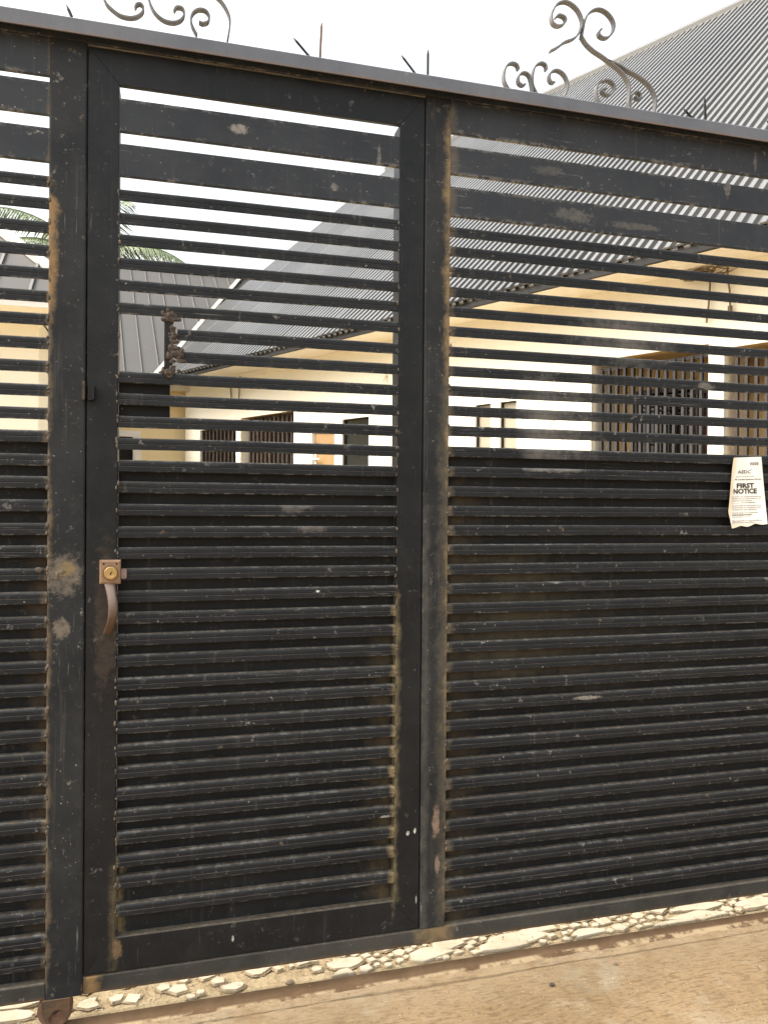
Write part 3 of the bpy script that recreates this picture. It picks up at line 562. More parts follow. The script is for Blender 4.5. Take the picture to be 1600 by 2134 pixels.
# four mitred members
for dep, (pa, pb, pc, pd) in zip((.055, .055, .012, .032), (((xl, zb), (xl, zt), (iw, zt - .083), (iw, zb + .082)), ((xr, zt), (xr, zb), (iwr, zb + .082), (iwr, zt - .083)),
                         ((xl + .0006, zt), (xr - .0006, zt), (iwr, zt - .0836), (iw, zt - .0836)), ((xr - .0006, zb), (xl + .0006, zb), (iw, zb + .0826), (iwr, zb + .0826)))):
    q = [pa, pb, pc, pd]; c = Vector((sum(p[0] for p in q) / 4, sum(p[1] for p in q) / 4)); e = .0010
    def ins(p):
        return (p[0] + (e if p[0] < c.x else -e), p[1] + (e if p[1] < c.y else -e))
    vs = [(*ins(p), 0) for p in q] + [(*p, e) for p in q] + [(*p, dep) for p in q]
    vs = [(v[0], v[2], v[1]) for v in vs]
    dm.add(vs, [(0, 1, 2, 3), (8, 11, 10, 9)] + [(i, 4 + i, 4 + (i + 1) % 4, (i + 1) % 4) for i in range(4)] + [(4 + i, 8 + i, 8 + (i + 1) % 4, 4 + (i + 1) % 4) for i in range(4)])
door = dm.build('wicket_door', M_door, gate)
slats(DT, -.1392, .5762, door, skip=(6, 7))
for z in (DT[6], DT[7]):
    ob = link(bpy.data.objects.new('slat', slat_mesh(.5762 - .0005, seed=z)), door); ob.location = (.0005, .0005, z - SLH)
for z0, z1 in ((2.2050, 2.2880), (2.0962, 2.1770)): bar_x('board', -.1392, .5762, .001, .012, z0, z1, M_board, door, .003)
sheet('backing_sheet', -.1392, .5762, .2145, 1.394, door)
welds(-.1405, DT, door, 1, amp=.8); welds(.5775, DT, door, 1, amp=.8)
# hand hole: plate on its right edge, brown weld splatter, guard plate below
bar_z('hand_hole_plate', -.0312, -.0105, .001, .020, 1.6185, 1.7480, M_door, door, .002)
def splat(cx, cz_, n_, sx, sz, rad):
    m = MB()
    for k in range(n_):
        bm = bmesh.new(); bmesh.ops.create_icosphere(bm, subdivisions=3 if rad > .004 else 2, radius=1)
        x = cx + rng.gauss(0, sx); z = cz_ + rng.gauss(0, sz); r_ = rad * rng.uniform(.6, 1.4); vs = []; ax = rng.uniform(.6, 1.7); o_ = Vector((x * 300, z * 200, k * 3.1))
        for v in bm.verts:
            f = 1 + .5 * noise.noise(v.co * 1.1 + o_) + .28 * noise.noise(v.co * 3.1 + o_) + .22 * noise.noise(v.co * 7 + o_)
            vs.append((x + v.co.x * r_ * f * ax, .0005 + v.co.y * r_ * .45 * f, z + v.co.z * r_ * f / ax))
        m.add(vs, [tuple(v.index for v in f.verts) for f in bm.faces]); bm.free()
    return m
m = splat(-.018, 1.758, 22, .010, .006, .0062); m2 = splat(-.009, 1.712, 16, .004, .012, .0052); m3 = splat(-.001, 1.668, 24, .008, .008, .0058); m4 = splat(-.018, 1.620, 20, .011, .005, .0052); m5 = splat(-.013, 1.69, 40, .0028, .034, .0042)
for q in (m2, m3, m4, m5): m.add(q.v, q.f)
m.build('weld_splatter', M_dweld, door, True)['kind'] = 'stuff'
m = MB(); m.box(-.139, -.0165, .0215, .0240, 1.4795, 1.612); m.build('guard_plate', M_sheet, door)
# lock, handle
lk = MB(); x0, x1, z0, z1 = -.1805, -.1305, 1.0915, 1.1510
lk.add([(x0, 0, z0), (x1, 0, z0), (x1, 0, z1), (x0, 0, z1), (x0 + .001, -.0055, z0 + .001), (x1 - .001, -.0055, z0 + .001), (x1 - .001, -.0055, z1 - .001), (x0 + .001, -.0055, z1 - .001), (x0 + .0045, -.0075, z0 + .0055), (x1 - .0045, -.0075, z0 + .0055), (x1 - .0045, -.0075, z1 - .0045), (x0 + .0045, -.0075, z1 - .0045)],
       [(i, (i + 1) % 4, 4 + (i + 1) % 4, 4 + i) for i in range(4)] + [(4 + i, 4 + (i + 1) % 4, 8 + (i + 1) % 4, 8 + i) for i in range(4)] + [(8, 9, 10, 11)])
lock = lk.build('lock_plate', M_lock, door)
def disc(cx, cz_, r0, r1, ya, yb, mat, name, parent, n=28):
    vs = [(cx + r0 * math.cos(2 * math.pi * k / n), ya, cz_ + r0 * math.sin(2 * math.pi * k / n)) for k in range(n)] + [(cx + r1 * math.cos(2 * math.pi * k / n), yb, cz_ + r1 * math.sin(2 * math.pi * k / n)) for k in range(n)]
    mm = MB(); mm.add(vs, [(k, (k + 1) % n, n + (k + 1) % n, n + k) for k in range(n)] + [tuple(range(n, 2 * n))]); return mm.build(name, mat, parent)
disc(-.1555, 1.1195, .0185, .0175, -.0073, -.0105, M_rust, 'lock_collar', door)
cyl = MB(); n = 28; vs = []; fs = []
prc = [(.0155, -.0100), (.0155, -.0165), (.0145, -.0175), (.0095, -.0175), (.0085, -.0170), (.0040, -.0170)]
for k in range(n):
    a = 2 * math.pi * k / n
    for r_, y_ in prc: vs.append((-.1535 + r_ * math.cos(a), y_, 1.1190 + r_ * math.sin(a)))
for k in range(n):
    for i in range(5): fs.append((k * 6 + i, k * 6 + i + 1, ((k + 1) % n) * 6 + i + 1, ((k + 1) % n) * 6 + i))
fs.append(tuple(k * 6 + 5 for k in range(n))); cyl.add(vs, fs); cyl.build('lock_cylinder', M_brass, door)
kh = MB(); c_, s_ = math.cos(R(25)), math.sin(R(25))
kh.add([(-.1530 + x * c_ + z * s_, y, 1.1188 - x * s_ + z * c_) for y in (-.0168, -.0174) for x, z in ((-.0014, -.0042), (.0014, -.0042), (.0014, .0042), (-.0014, .0042))], [(4, 5, 6, 7), (0, 1, 5, 4), (1, 2, 6, 5), (2, 3, 7, 6), (3, 0, 4, 7)])
kh.build('keyhole', M_dark, door)
for cx in (-.1700, -.1400): disc(cx, 1.1415, .0025, .0025, -.0070, -.0079, M_dark, 'screw_hole', door, 12)
m = MB(); m.prism(rrect(-.1300, -.1170, 1.1040, 1.1290, .003), -.0035, .004, 'y'); m.build('lock_case', simple('purplish rusty lock case', (.17, .115, .105), .7, 0, .3, 40), door)
hp = [(-.1555, -.005, 1.0930), (-.1545, -.012, 1.0860), (-.1510, -.024, 1.0720), (-.1475, -.032, 1.0560), (-.1455, -.036, 1.0380), (-.1465, -.034, 1.0200), (-.1495, -.028, 1.0020), (-.1545, -.016, .9870), (-.1590, -.005, .9760), (-.1610, -.002, .9690)]
wd = [.0135, .0125, .0115, .0112, .0112, .011, .0108, .0108, .0112, .0095]
vs = []; fs = []
for (x, y, z), w_ in zip(hp, wd): vs += [(x - w_, y, z), (x - w_ * .5, y - .0022, z), (x + w_ * .5, y - .0022, z), (x + w_, y, z), (x + w_ * .5, y + .0022, z), (x - w_ * .5, y + .0022, z)]
for i in range(len(hp) - 1):
    for k in range(6): fs.append((i * 6 + k, i * 6 + (k + 1) % 6, i * 6 + 6 + (k + 1) % 6, i * 6 + 6 + k))
fs += [(5, 4, 3, 2, 1, 0), tuple(len(hp) * 6 - 6 + k for k in range(6))]
m = MB(); m.add(vs, fs); hd = m.build('handle', M_handle, door, True)
m = splat(-.158, .971, 8, .006, .002, .0032); m.build('handle_weld', M_dweld, door, True)['kind'] = 'stuff'
# padlock lugs either side of the gap
m = MB(); m.prism(rrect(-.2215, -.2150, 1.5410, 1.5860, .002), -.014, 0, 'y'); q = splat(-.2175, 1.565, 10, .0015, .014, .003); m.add(q.v, q.f); m.build('padlock_lug', M_dweld, gate)
m = MB(); m.prism([(-.2080, 1.5400), (-.1960, 1.5400), (-.1930, 1.5440), (-.1930, 1.5750), (-.1965, 1.5790), (-.2080, 1.5790)], -.013, 0, 'y'); m.prism(rrect(-.1990, -.1925, 1.5420, 1.5780, .002), -.020, -.0132, 'y'); m.build('padlock_lug', M_door, door)
# old flat bar welded on the post
m = splat(-.262, 1.110, 10, .016, .012, .005); m.build('weld_patch', M_weld, gate, True)['kind'] = 'stuff'

# ------------------------------------------------------------------ paper notice
paper = None
def pl(t):   # left edge of the sheet, t: 0 bottom .. 1 top
    return (1.6392 + (1.6265 - 1.6392) * t / .22, 1.2285 + (1.2771 - 1.2285) * t / .22) if t < .22 else (1.6265 + (1.6470 - 1.6265) * (t - .22) / .78, 1.2771 + (1.4454 - 1.2771) * (t - .22) / .78)
def py(x, z): return -.0035 - .006 * max(0, (1.40 - z) / .18) ** 2 - .0035 * math.exp(-((x - 1.632 - (z - 1.28) * .12) / .012) ** 2) - .0012 * math.sin(x * 95 + z * 22)
vs = []; fs = []; nu, nv = 18, 26
for s_ in (0, .0003):
    for j in range(nv + 1):
        t = j / nv; a = pl(t); b_ = (1.7714 + (1.7508 - 1.7714) * t, 1.2420 + (1.4508 - 1.2420) * t)
        for i in range(nu + 1):
            f = i / nu; x = a[0] + (b_[0] - a[0]) * f; z = a[1] + (b_[1] - a[1]) * f
            if j == 0: z += .007 * math.sin(f * math.pi) * math.sin(f * 7.0) ** 2 - .003 * f * (1 - f)
            vs.append((x, py(x, z) + s_, z))
n = (nu + 1) * (nv + 1)
for j in range(nv):
    for i in range(nu):
        a = j * (nu + 1) + i; fs += [(a, a + 1, a + nu + 2, a + nu + 1), (n + a, n + a + nu + 1, n + a + nu + 2, n + a + 1)]
paper = mesh_obj('paper_notice', vs, fs, M_paper, None, True); tag(paper, 'curled white printed notice headed FIRST NOTICE stuck on the gate slats', 'notice')
def text_mesh(txt, a, b_, h, bold):
    cu = bpy.data.curves.new('lettering', 'FONT'); cu.body = txt; cu.size = 1.0; cu.offset = bold * 1.35; cu.resolution_u = 2
    ob = bpy.data.objects.new('lettering', cu); col.objects.link(ob); bpy.context.view_layer.update()
    me = bpy.data.meshes.new_from_object(ob.evaluated_get(bpy.context.evaluated_depsgraph_get())); bpy.data.objects.remove(ob)
    xs = [v.co.x for v in me.vertices]; ys = [v.co.y for v in me.vertices]; x0, x1 = min(xs), max(xs); capy = .70
    ex = Vector((b_[0] - a[0], b_[1] - a[1])); ey = Vector((-ex.y, ex.x)).normalized() * h
    bm = bmesh.new(); bm.from_mesh(me); bmesh.ops.subdivide_edges(bm, edges=[e for e in bm.edges if e.calc_length() > 1.2], cuts=2)
    for v in bm.verts:
        u = (v.co.x - x0) / (x1 - x0); w_ = v.co.y / capy; x = a[0] + ex.x * u + ey.x * w_; z = a[1] + ex.y * u + ey.y * w_
        v.co = (x, py(x, z) - .0006, z)
    bm.to_mesh(me); bm.free(); me.materials.clear(); me.materials.append(M_ink)
    return link(bpy.data.objects.new('lettering', me), paper)
for T in TEXT: text_mesh(*T)
m = MB(); k = 0.0
while k < 1:
    w_ = rng.choice((.018, .03, .045)); x0 = 1.7097 + .0275 * k; x1 = x0 + .0275 * w_; zb_ = 1.4232 + .0011 * k
    m.add([(x0, py(x0, zb_) - .0006, zb_), (x1, py(x1, zb_) - .0006, zb_), (x1, py(x1, zb_ + .0095) - .0006, zb_ + .0095), (x0, py(x0, zb_ + .0095) - .0006, zb_ + .0095)], [(0, 1, 2, 3)]); k += w_ + rng.choice((.025, .04))
m.build('barcode', M_ink, paper)

# ------------------------------------------------------------------ main house: long wall running back from the gate on the right
hx = Vector((.4640, -.8858, 0)).normalized()                       # house x: towards the gate
HZ = math.atan2(hx.y, hx.x)
house = empty('bungalow', (3.1749, 1.7495, 0), HZ)
tag(house, 'cream bungalow with steep corrugated metal roof and barred openings behind the gate', 'house')
SZ = 2.745
WIN = [(-6.27, -5.48, 1.00, 2.17, .10), (-5.385, -4.41, .25, 2.245, .30), (-4.16, -3.72, .06, 2.06, .07), (-3.65, -3.28, .90, 2.095, .05),
       (-2.04, -1.89, 1.10, 2.08, .05), (-1.80, -1.646, 1.10, 2.08, .05), (-1.019, -.22, .10, 2.28, .34), (-.127, .95, .10, 2.24, .34)]
WX0, WX1, WD = -6.62, 1.35, 8.2
m = MB()
xs = sorted({WX0, WX1} | {w[0] for w in WIN} | {w[1] for w in WIN}); zs = sorted({0.0, SZ} | {w[2] for w in WIN} | {w[3] for w in WIN})
for i in range(len(xs) - 1):
    for j in range(len(zs) - 1):
        cx, cz_ = (xs[i] + xs[i + 1]) / 2, (zs[j] + zs[j + 1]) / 2
        if any(w[0] < cx < w[1] and w[2] < cz_ < w[3] for w in WIN): continue
        m.add([(xs[i], 0, zs[j]), (xs[i + 1], 0, zs[j]), (xs[i + 1], 0, zs[j + 1]), (xs[i], 0, zs[j + 1])], [(0, 1, 2, 3)])
for (a, b_, z0, z1, d) in WIN:
    m.add([(a, 0, z0), (b_, 0, z0), (b_, 0, z1), (a, 0, z1), (a, d, z0), (b_, d, z0), (b_, d, z1), (a, d, z1)], [(0, 4, 5, 1), (1, 5, 6, 2), (2, 6, 7, 3), (3, 7, 4, 0)])
m.add([(WX0, 0, 0), (WX1, 0, 0), (WX1, WD, 0), (WX0, WD, 0), (WX0, 0, SZ), (WX1, 0, SZ), (WX1, WD, SZ), (WX0, WD, SZ)], [(1, 2, 6, 5), (2, 3, 7, 6), (3, 0, 4, 7), (4, 5, 6, 7)])
me_w = mesh_obj('wall', m.v, m.f, M_cream_lit, house)
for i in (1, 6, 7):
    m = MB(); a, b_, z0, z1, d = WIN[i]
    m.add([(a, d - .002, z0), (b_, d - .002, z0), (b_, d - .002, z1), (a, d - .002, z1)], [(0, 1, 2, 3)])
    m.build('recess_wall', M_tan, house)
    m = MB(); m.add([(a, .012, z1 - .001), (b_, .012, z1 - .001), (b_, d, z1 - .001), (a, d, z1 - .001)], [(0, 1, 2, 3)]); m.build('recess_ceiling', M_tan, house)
def win_box(name, x0, x1, z0, z1, y, fr, mf, mg, parent):
    f = MB()
    f.box(x0, x1, y - .03, y, z0, z0 + fr); f.box(x0, x1, y - .03, y, z1 - fr, z1); f.box(x0, x0 + fr, y - .03, y, z0 + fr, z1 - fr); f.box(x1 - fr, x1, y - .03, y, z0 + fr, z1 - fr)
    wo_ = f.build(name, mf, parent)
    g = MB(); g.box(x0 + fr, x1 - fr, y - .010, y - .004, z0 + fr, z1 - fr); g.build('pane', mg, wo_)
    return wo_
def grille(x0, x1, z0, z1, y, step, bw, mat, parent, rails=(), stubs=0):
    f = MB(); f.box(x0, x1, y, y + .012, z1 - .020, z1); g = f.build('burglar_grille', mat, parent)
    for r_, h_ in [(z0, .02)] + [(r_, .012) for r_ in rails]:
        f = MB(); f.box(x0, x1, y + .001, y + .011, r_, r_ + h_); f.build('rail', mat, g)
    n_ = max(1, round((x1 - x0) / step)); bm_ = MB(); bm_.box(-bw / 2, bw / 2, -.010, .018, z0 + .005, z1 - .005); b0 = bm_.build('bar', mat, g)
    for k in range(n_ + 1):
        px = x0 + bw / 2 + (x1 - x0 - bw) * k / n_
        if k == 0: b0.location = (px, y, 0)
        else: copy_part(b0, g, (px, y, 0))
    for k in range(stubs):
        s_ = MB(); px = x0 + (x1 - x0) * (k + .3) / stubs; zz = rng.choice((1.30, 1.62, 1.70, 1.95)) + rng.uniform(-.03, .03); s_.box(px, px + step, y - .004, y + .010, zz, zz + .011); s_.build('crossbar', mat, g)
    return g
# far window and recess with brown bars
win_box('window', -6.27, -5.48, 1.0, 2.17, .098, .035, M_barb, M_glass, house)
grille(-6.26, -5.49, 1.01, 2.165, .03, .085, .026, M_barb, house, (1.35, 1.60), 6)
win_box('window', -5.22, -4.50, .95, 2.16, .296, .05, M_barb, M_glass, house)
grille(-5.28, -4.415, .26, 2.235, .05, .082, .026, M_barb, house, (1.30,), 3)
# wooden door with white frame
dr = MB(); dr.box(-4.12, -3.775, .045, .065, .06, 2.03); d_ = dr.build('door', M_wood, house)
h_ = MB(); h_.tube([(-4.10, .044, 1.745), (-4.10, .012, 1.745)], .009); h_.tube([(-4.108, .012, 1.745), (-4.00, .012, 1.745)], .008); h_.box(-4.125, -4.085, .036, .044, 1.70, 1.80); h_.build('door_handle', M_white, d_)
f = MB(); f.box(-3.775, -3.722, .010, .068, .06, 2.06); f.box(-4.16, -4.12, .010, .068, .06, 2.06); f.box(-4.12, -3.775, .010, .068, 2.03, 2.06); f.build('door_frame', M_white, house)
win_box('window', -3.65, -3.28, .90, 2.095, .048, .010, M_fascia, M_glass, house)
win_box('window', -2.04, -1.89, 1.10, 2.08, .048, .008, M_fascia, M_glassb, house)
win_box('window', -1.80, -1.646, 1.10, 2.08, .048, .008, M_fascia, M_glassb, house)
# near recess: window with maroon curtain behind bars
w_ = win_box('window', -.865, -.300, .95, 2.095, .335, .030, M_barb, M_glass, house)
cu = MB(); zz = [( -.54 + .0155 * k, .322 + .006 * (k % 2)) for k in range(14)]
for k in range(13): cu.add([(zz[k][0], zz[k][1], .99), (zz[k + 1][0], zz[k + 1][1], .99), (zz[k + 1][0], zz[k + 1][1], 2.06), (zz[k][0], zz[k][1], 2.06)], [(0, 1, 2, 3)])
cu.build('curtain', M_maroon, w_)
lv = MB()
for k in range(4): lv.box(-.82, -.335, .300, .312, 2.005 - .03 * k, 2.013 - .03 * k)
lv.build('louvre', M_bar, w_)
grille(-.985, -.225, .12, 2.235, .06, .0575, .0165, M_bar, house, (), 0)
grille(-.83, -.33, .98, 2.08, .255, .072, .012, M_bar, house, (2.03,), 7)
grille(-.085, .945, .12, 2.20, .06, .0560, .0175, M_barb, house, (), 0)
# small fittings
def lampfit(x, z, parent, s_=1.0):
    f = MB(); f.box(x - .03 * s_, x + .03 * s_, -.03, .0, z + .03 * s_, z + .042 * s_); f.tube([(x + .01, -.02, z + .03 * s_), (x + .01, -.045, z - .02 * s_), (x + .01, -.05, z - .045 * s_)], .014 * s_, 8); return f.build('wall_lamp', M_soffit, parent)
lampfit(-1.34, 1.93, house); lampfit(-3.06, 2.40, house, .8)
# eaves
f = MB(); f.box(WX0 - .9, WX1 + .05, -.335, -.001, SZ - .012, SZ - .004); f.build('soffit', M_soffit, house)
f = MB(); f.box(WX0 - .9, WX1 + .05, -.366, -.336, 2.722, 2.788); f.build('fascia', M_fascia, house)
# corrugated roof, two slopes
TN, OV, RW = .90, .375, 4.70
def corr(x0, x1, ya, za, yb, zb_, pitch, amp, shape='sine', nrow=1, thick=.012, fl_=.80):
    n_ = int((x1 - x0) / pitch * (8 if shape == 'sine' else 5)); L = math.hypot(yb - ya, zb_ - za); ny_, nz_ = -(zb_ - za) / L, (yb - ya) / L
    if ny_ * 0 + nz_ < 0: ny_, nz_ = -ny_, -nz_
    vs = []; fs = []; seg = []
    if shape == 'sine':
        for i in range(n_ + 1): x = x0 + (x1 - x0) * i / n_; seg.append((x, amp * math.sin(2 * math.pi * x / pitch)))
    else:
        k = 0; x = x0
        while x < x1: seg += [(x, 0), (x + pitch * fl_, 0), (x + pitch * (fl_ + .06), amp), (x + pitch * .92, amp), (x + pitch * .98, 0)]; x += pitch
    m_ = len(seg)
    for t_ in (0, -thick):
        for j in range(nrow + 1):
            fr = j / nrow; yy, zz_ = ya + (yb - ya) * fr, za + (zb_ - za) * fr
            for (x, h) in seg: vs.append((x, yy + ny_ * (h + t_), zz_ + nz_ * (h + t_)))
    o_ = m_ * (nrow + 1)
    for j in range(nrow):
        for i in range(m_ - 1):
            a = j * m_ + i; fs += [(a, a + 1, a + m_ + 1, a + m_), (o_ + a, o_ + a + m_, o_ + a + m_ + 1, o_ + a + 1)]
    for i in range(m_ - 1): fs.append((i, o_ + i, o_ + i + 1, i + 1))
    return vs, fs
ZR = 2.765 + TN * RW
RX0, RX1 = -7.72, 1.65
# slope towards the yard laid as sheets that lap one over the next
for k in range(11):
    a = RX0 + k * .836; v_, f_ = corr(a, a + .836 + .070, -OV - rng.uniform(-.012, .012), 2.765 + .0008 * (k % 2), -OV + RW, ZR + .0008 * (k % 2), .076, .027, 'rib', fl_=.44)
    mesh_obj('roof_sheet', v_, f_, M_roof, house)
v_, f_ = corr(RX0, RX1, -OV + 2 * RW, 2.765, -OV + RW, ZR, .152, .020, 'rib', fl_=.46); mesh_obj('roof_sheet', v_, f_, M_roof, house)
m = MB(); ym = -OV + RW
m.tube([(RX0 + (RX1 - RX0) * k / 30, ym, ZR + .005 + .012 * noise.noise(Vector((k * .9, 1, 1)))) for k in range(31)], .075, 8); m.build('ridge_cap', M_roof, house)
m = MB()
for x in (WX0 - .02, WX1 - .01): m.add([(x, 0, SZ), (x, WD, SZ), (x, ym, ZR - .12), (x + .04, 0, SZ), (x + .04, WD, SZ), (x + .04, ym, ZR - .12)], [(0, 1, 2), (3, 5, 4), (0, 3, 4, 1), (1, 4, 5, 2), (2, 5, 3, 0)])
m.build('gable_wall', M_cream_lit, house)
m = MB()
for x in (RX0 - .012, RX1): m.add([(x, -OV, 2.755), (x, ym, ZR - .01), (x, ym, ZR - .16), (x, -OV, 2.605), (x + .022, -OV, 2.755), (x + .022, ym, ZR - .01), (x + .022, ym, ZR - .16), (x + .022, -OV, 2.605)], [(0, 1, 2, 3), (7, 6, 5, 4), (0, 4, 5, 1), (1, 5, 6, 2), (2, 6, 7, 3), (3, 7, 4, 0)])
m.build('verge_board', M_flash, house)

# ------------------------------------------------------------------ house across the back of the yard
BROT = R(7.0)
back = empty('back_house', (0, 7.78, 0), BROT); tag(back, 'cream house with dark grey ribbed roof across the back of the yard', 'house')
BX0, BX1 = -4.6, 2.2
m = MB(); DX0, DX1, DZ = -1.02, -.425, 2.165
for (x0, x1, z0, z1) in ((BX0, DX0, 0, 2.70), (DX1, BX1, 0, 2.70), (DX0, DX1, DZ, 2.70)): m.box(x0, x1, 0, .16, z0, z1)
m.box(BX0, BX1, 4.0, 4.15, 0, 2.70); m.box(BX0, BX0 + .15, .16, 4.0, 0, 2.70)
m.build('wall', M_cream_shade, back)
m = MB(); m.box(DX0 - .02, DX1, -.012, .03, DZ - .055, DZ + .015); m.box(DX1 - .085, DX1 + .012, -.014, .03, 0, DZ - .055); m.box(DX1 - .068, DX1 - .058, -.018, -.0145, 0, DZ - .06); m.box(DX0 - .06, DX0 + .02, -.014, .03, 0, DZ - .055); m.build('door_frame', M_white, back)
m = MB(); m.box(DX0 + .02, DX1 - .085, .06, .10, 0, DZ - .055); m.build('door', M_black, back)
m = MB(); m.box(-1.50, -1.36, -.006, .02, 1.9, 2.14); m.build('window', M_fascia, back)
m = MB(); m.box(BX0, .35, -.235, -.002, 2.675, 2.69); m.build('soffit', M_cream_shade, back)
m = MB(); m.box(BX0, .32, -.262, -.240, 2.66, 2.752); m.build('fascia', M_flash, back)
v_, f_ = corr(BX0 - .2, 3.0, -.25, 2.762, 2.10, 2.762 + .87 * 2.35, .20, .022, 'rib', fl_=.86); mesh_obj('roof', v_, f_, M_roof2, back)
v_, f_ = corr(BX0 - .2, 3.0, 4.45, 2.762, 2.10, 2.762 + .87 * 2.35, .20, .022, 'rib', fl_=.86); mesh_obj('roof', v_, f_, M_roof2, back)
m = MB(); m.tube([(BX0 - .2, 2.10, 2.775 + .87 * 2.35), (2.4, 2.10, 2.775 + .87 * 2.35)], .05, 6); m.build('ridge_cap', M_roof2, back)
m = MB(); m.add([(BX0, .0, 2.7), (BX0, 4.15, 2.7), (BX0, 2.1, 4.7), (BX0 + .1, .0, 2.7), (BX0 + .1, 4.15, 2.7), (BX0 + .1, 2.1, 4.7)], [(0, 1, 2), (3, 5, 4), (0, 3, 4, 1), (1, 4, 5, 2), (2, 5, 3, 0)]); m.build('gable_wall', M_cream_shade, back)
# valley flashing where the two roofs meet (belongs to the bungalow)
iv = house.matrix_basis.inverted()
hin = Vector((-hx.y, hx.x, 0))
bup = Vector((-math.sin(BROT), math.cos(BROT), 0))
def valley(w2):      # same height on both slopes
    z = 2.762 + .87 * w2; w1 = (z - 2.765) / TN
    c1 = w1 - OV + 3.1749 * hin.x + 1.7495 * hin.y; c2 = w2 - .25 + 7.78 * bup.y
    det = hin.x * bup.y - hin.y * bup.x
    return Vector(((c1 * bup.y - hin.y * c2) / det, (hin.x * c2 - c1 * bup.x) / det, z))
A, B = valley(.0), valley(2.40); hd_ = (B - A); sd = Vector((hd_.y, -hd_.x, 0)).normalized() * .045
bpy.context.view_layer.update()
iv = house.matrix_world.inverted()
m = MB(); q = [A + Vector((0, 0, .055)), B + Vector((0, 0, .055))]
vs = [q[0] - sd, q[0] + sd * .6, q[1] + sd * .6, q[1] - sd]; vs += [v - Vector((0, 0, .02)) for v in vs]
m.add([tuple(iv @ v) for v in vs], [(0, 1, 2, 3), (7, 6, 5, 4), (0, 4, 5, 1), (1, 5, 6, 2), (2, 6, 7, 3), (3, 7, 4, 0)]); m.build('valley_flashing', simple('grey valley flashing', (.27, .26, .235), .6, .1, .35, 9), house)

# ------------------------------------------------------------------ house wing on the left, close behind the gate
wing = empty('side_house', (-1.02, 4.36, 0)); tag(wing, 'pale cream house end with hipped grey roof seen through the far left slats', 'house')
m = MB(); m.box(-4.0, 0, 0, 2.6, 0, 2.70); m.build('wall', M_cream_lit, wing)
m = MB(); m.box(-4.3, .36, -.345, -.001, 2.715, 2.735); m.box(.001, .36, -.001, 2.9, 2.715, 2.735); m.build('soffit', M_cream_lit, wing)
m = MB(); m.box(-4.3, .385, -.372, -.346, 2.705, 2.772); m.box(.361, .385, -.346, 2.9, 2.705, 2.772); m.build('fascia', M_white, wing)
m = MB(); e0, e1, f0, f1 = -4.35, .40, -.39, 3.0; hz = 2.778; rr = (f1 - f0) / 2
m.add([(e0, f0, hz), (e1, f0, hz), (e1, f1, hz), (e0, f1, hz), (e0 + rr, f0 + rr, hz + .9 * rr), (e1 - rr, f0 + rr, hz + .9 * rr)], [(0, 1, 5, 4), (1, 2, 5), (2, 3, 4, 5), (3, 0, 4), (3, 2, 1, 0)]); m.build('roof', M_roof2, wing)
m = MB(); m.tube([(e1, f0, hz + .02), (e1 - rr, f0 + rr, hz + .9 * rr + .02)], .045, 6); m.build('hip_cap', M_flash, wing)
for k in range(16):
    x = e1 - .15 - k * .25; run = min(rr, e1 - x) if x > e1 - rr else rr
    m = MB(); m.tube([(x, f0, hz + .01), (x, f0 + run, hz + .9 * run + .01)], .016, 4); m.build('roof_rib', M_roof2, wing)
f = lampfit(-.43, 2.44, wing, .9)

# ------------------------------------------------------------------ wires under the eaves
def wire(name, lines, mat, label, parent=None):
    m_ = MB()
    for l, r_ in lines: m_.tube(l, r_, 5)
    ob = m_.build(name, mat); tag(ob, label, 'cable'); return ob
def H(u, y, z): return house.matrix_world @ Vector((u, y, z))
M_wire = simple('grey brown cable', (.16, .12, .075), .7)
L = []
for k in range(9):
    pts = []; a0 = rng.uniform(0, 6); cx = -.22 + rng.uniform(-.09, .09)
    for i in range(9): a = a0 + i * .9; pts.append(H(cx + .085 * math.cos(a) * rng.uniform(.5, 1.2), -.05 - .02 * math.sin(a * 1.7), 2.69 + .035 * math.sin(a) * rng.uniform(.4, 1.1)))
    L.append((pts, .0045))
L.append(([H(-.20, -.03, 2.69), H(-.205, -.025, 2.62), H(-.21, -.03, 2.50), H(-.222, -.03, 2.40)], .006))
L.append(([H(-.10, -.03, 2.70), H(-.098, -.025, 2.64), H(-.085, -.03, 2.56), H(-.082, -.03, 2.47)], .006)); L.append(([H(-.082, -.03, 2.475), H(-.082, -.03, 2.44)], .014))
wire('cable_tangle', L, M_wire, 'loose tangle of brown cables hanging under the bungalow eave')
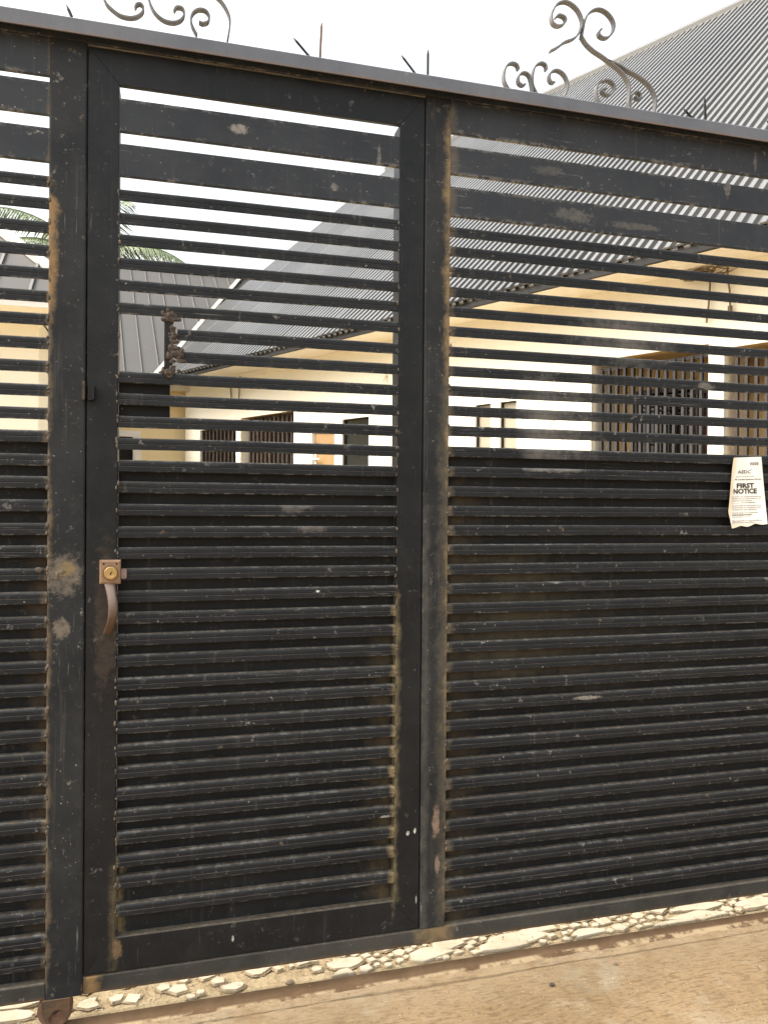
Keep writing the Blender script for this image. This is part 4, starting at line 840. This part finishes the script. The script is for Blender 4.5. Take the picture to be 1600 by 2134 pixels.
wire('hanging_cable', [([H(-5.54, -.02, 2.70), H(-5.55, -.03, 2.60), H(-5.53, -.03, 2.44)], .008), ([H(-5.37, -.02, 2.70), H(-5.37, -.03, 2.58), H(-5.38, -.03, 2.44)], .008)], M_wire, 'two thin wires hanging from the eave above the far barred openings')

# ------------------------------------------------------------------ palm behind the back house
rng = random.Random(5)
palm = empty('palm_tree', (-2.50, 16.5, -.48)); tag(palm, 'coconut palm with drooping green fronds behind the grey roof', 'palm tree')
m = MB(); m.tube([(0.5 * math.sin(i * .18) - .0, .05 * i, i * .74) for i in range(11)], lambda s_: .20 - .07 * s_, 10); m.build('trunk', M_trunk, palm)
top = Vector((.5 * math.sin(1.8), .5, 7.4))
for k in range(22):
    az = 2 * math.pi * k / 22 + rng.uniform(-.12, .12); el = rng.choice((.95, .55, .25, .75, .05)) + rng.uniform(-.1, .1); L_ = rng.uniform(2.5, 3.1)
    rach = []; p = top.copy(); dirn = Vector((math.cos(az) * math.cos(el), math.sin(az) * math.cos(el), math.sin(el)))
    ns = 12
    for i in range(ns + 1):
        rach.append(p.copy()); p = p + dirn * (L_ / ns); dirn = (dirn + Vector((0, 0, -.135))).normalized()
    m = MB(); m.tube(rach, lambda s_: .028 * (1 - s_) + .006, 5)
    for i in range(2, 58):
        f = i / 58; q = f * ns; a = int(q); P = rach[a].lerp(rach[min(a + 1, ns)], q - a); t = (rach[min(a + 1, ns)] - rach[a]).normalized(); sd = t.cross(Vector((0, 0, 1))); sd = sd.normalized() if sd.length > .01 else Vector((1, 0, 0))
        for s_ in (-1, 1):
            ll = (.62 * math.sin(math.pi * min(1, f * .85 + .16)) + .1) * rng.uniform(.8, 1.1); dd = (sd * s_ + t * .55 + Vector((0, 0, -.55 - rng.uniform(0, .45)))).normalized(); wv = t * .016
            e = P + dd * ll + Vector((0, 0, -.10 * ll)); mid = P + dd * ll * .5
            m.add([P - wv, P + wv, mid + wv, e, mid - wv], [(0, 1, 2, 4), (4, 2, 3)])
    mesh_obj('frond', m.v, m.f, M_leaf, palm)
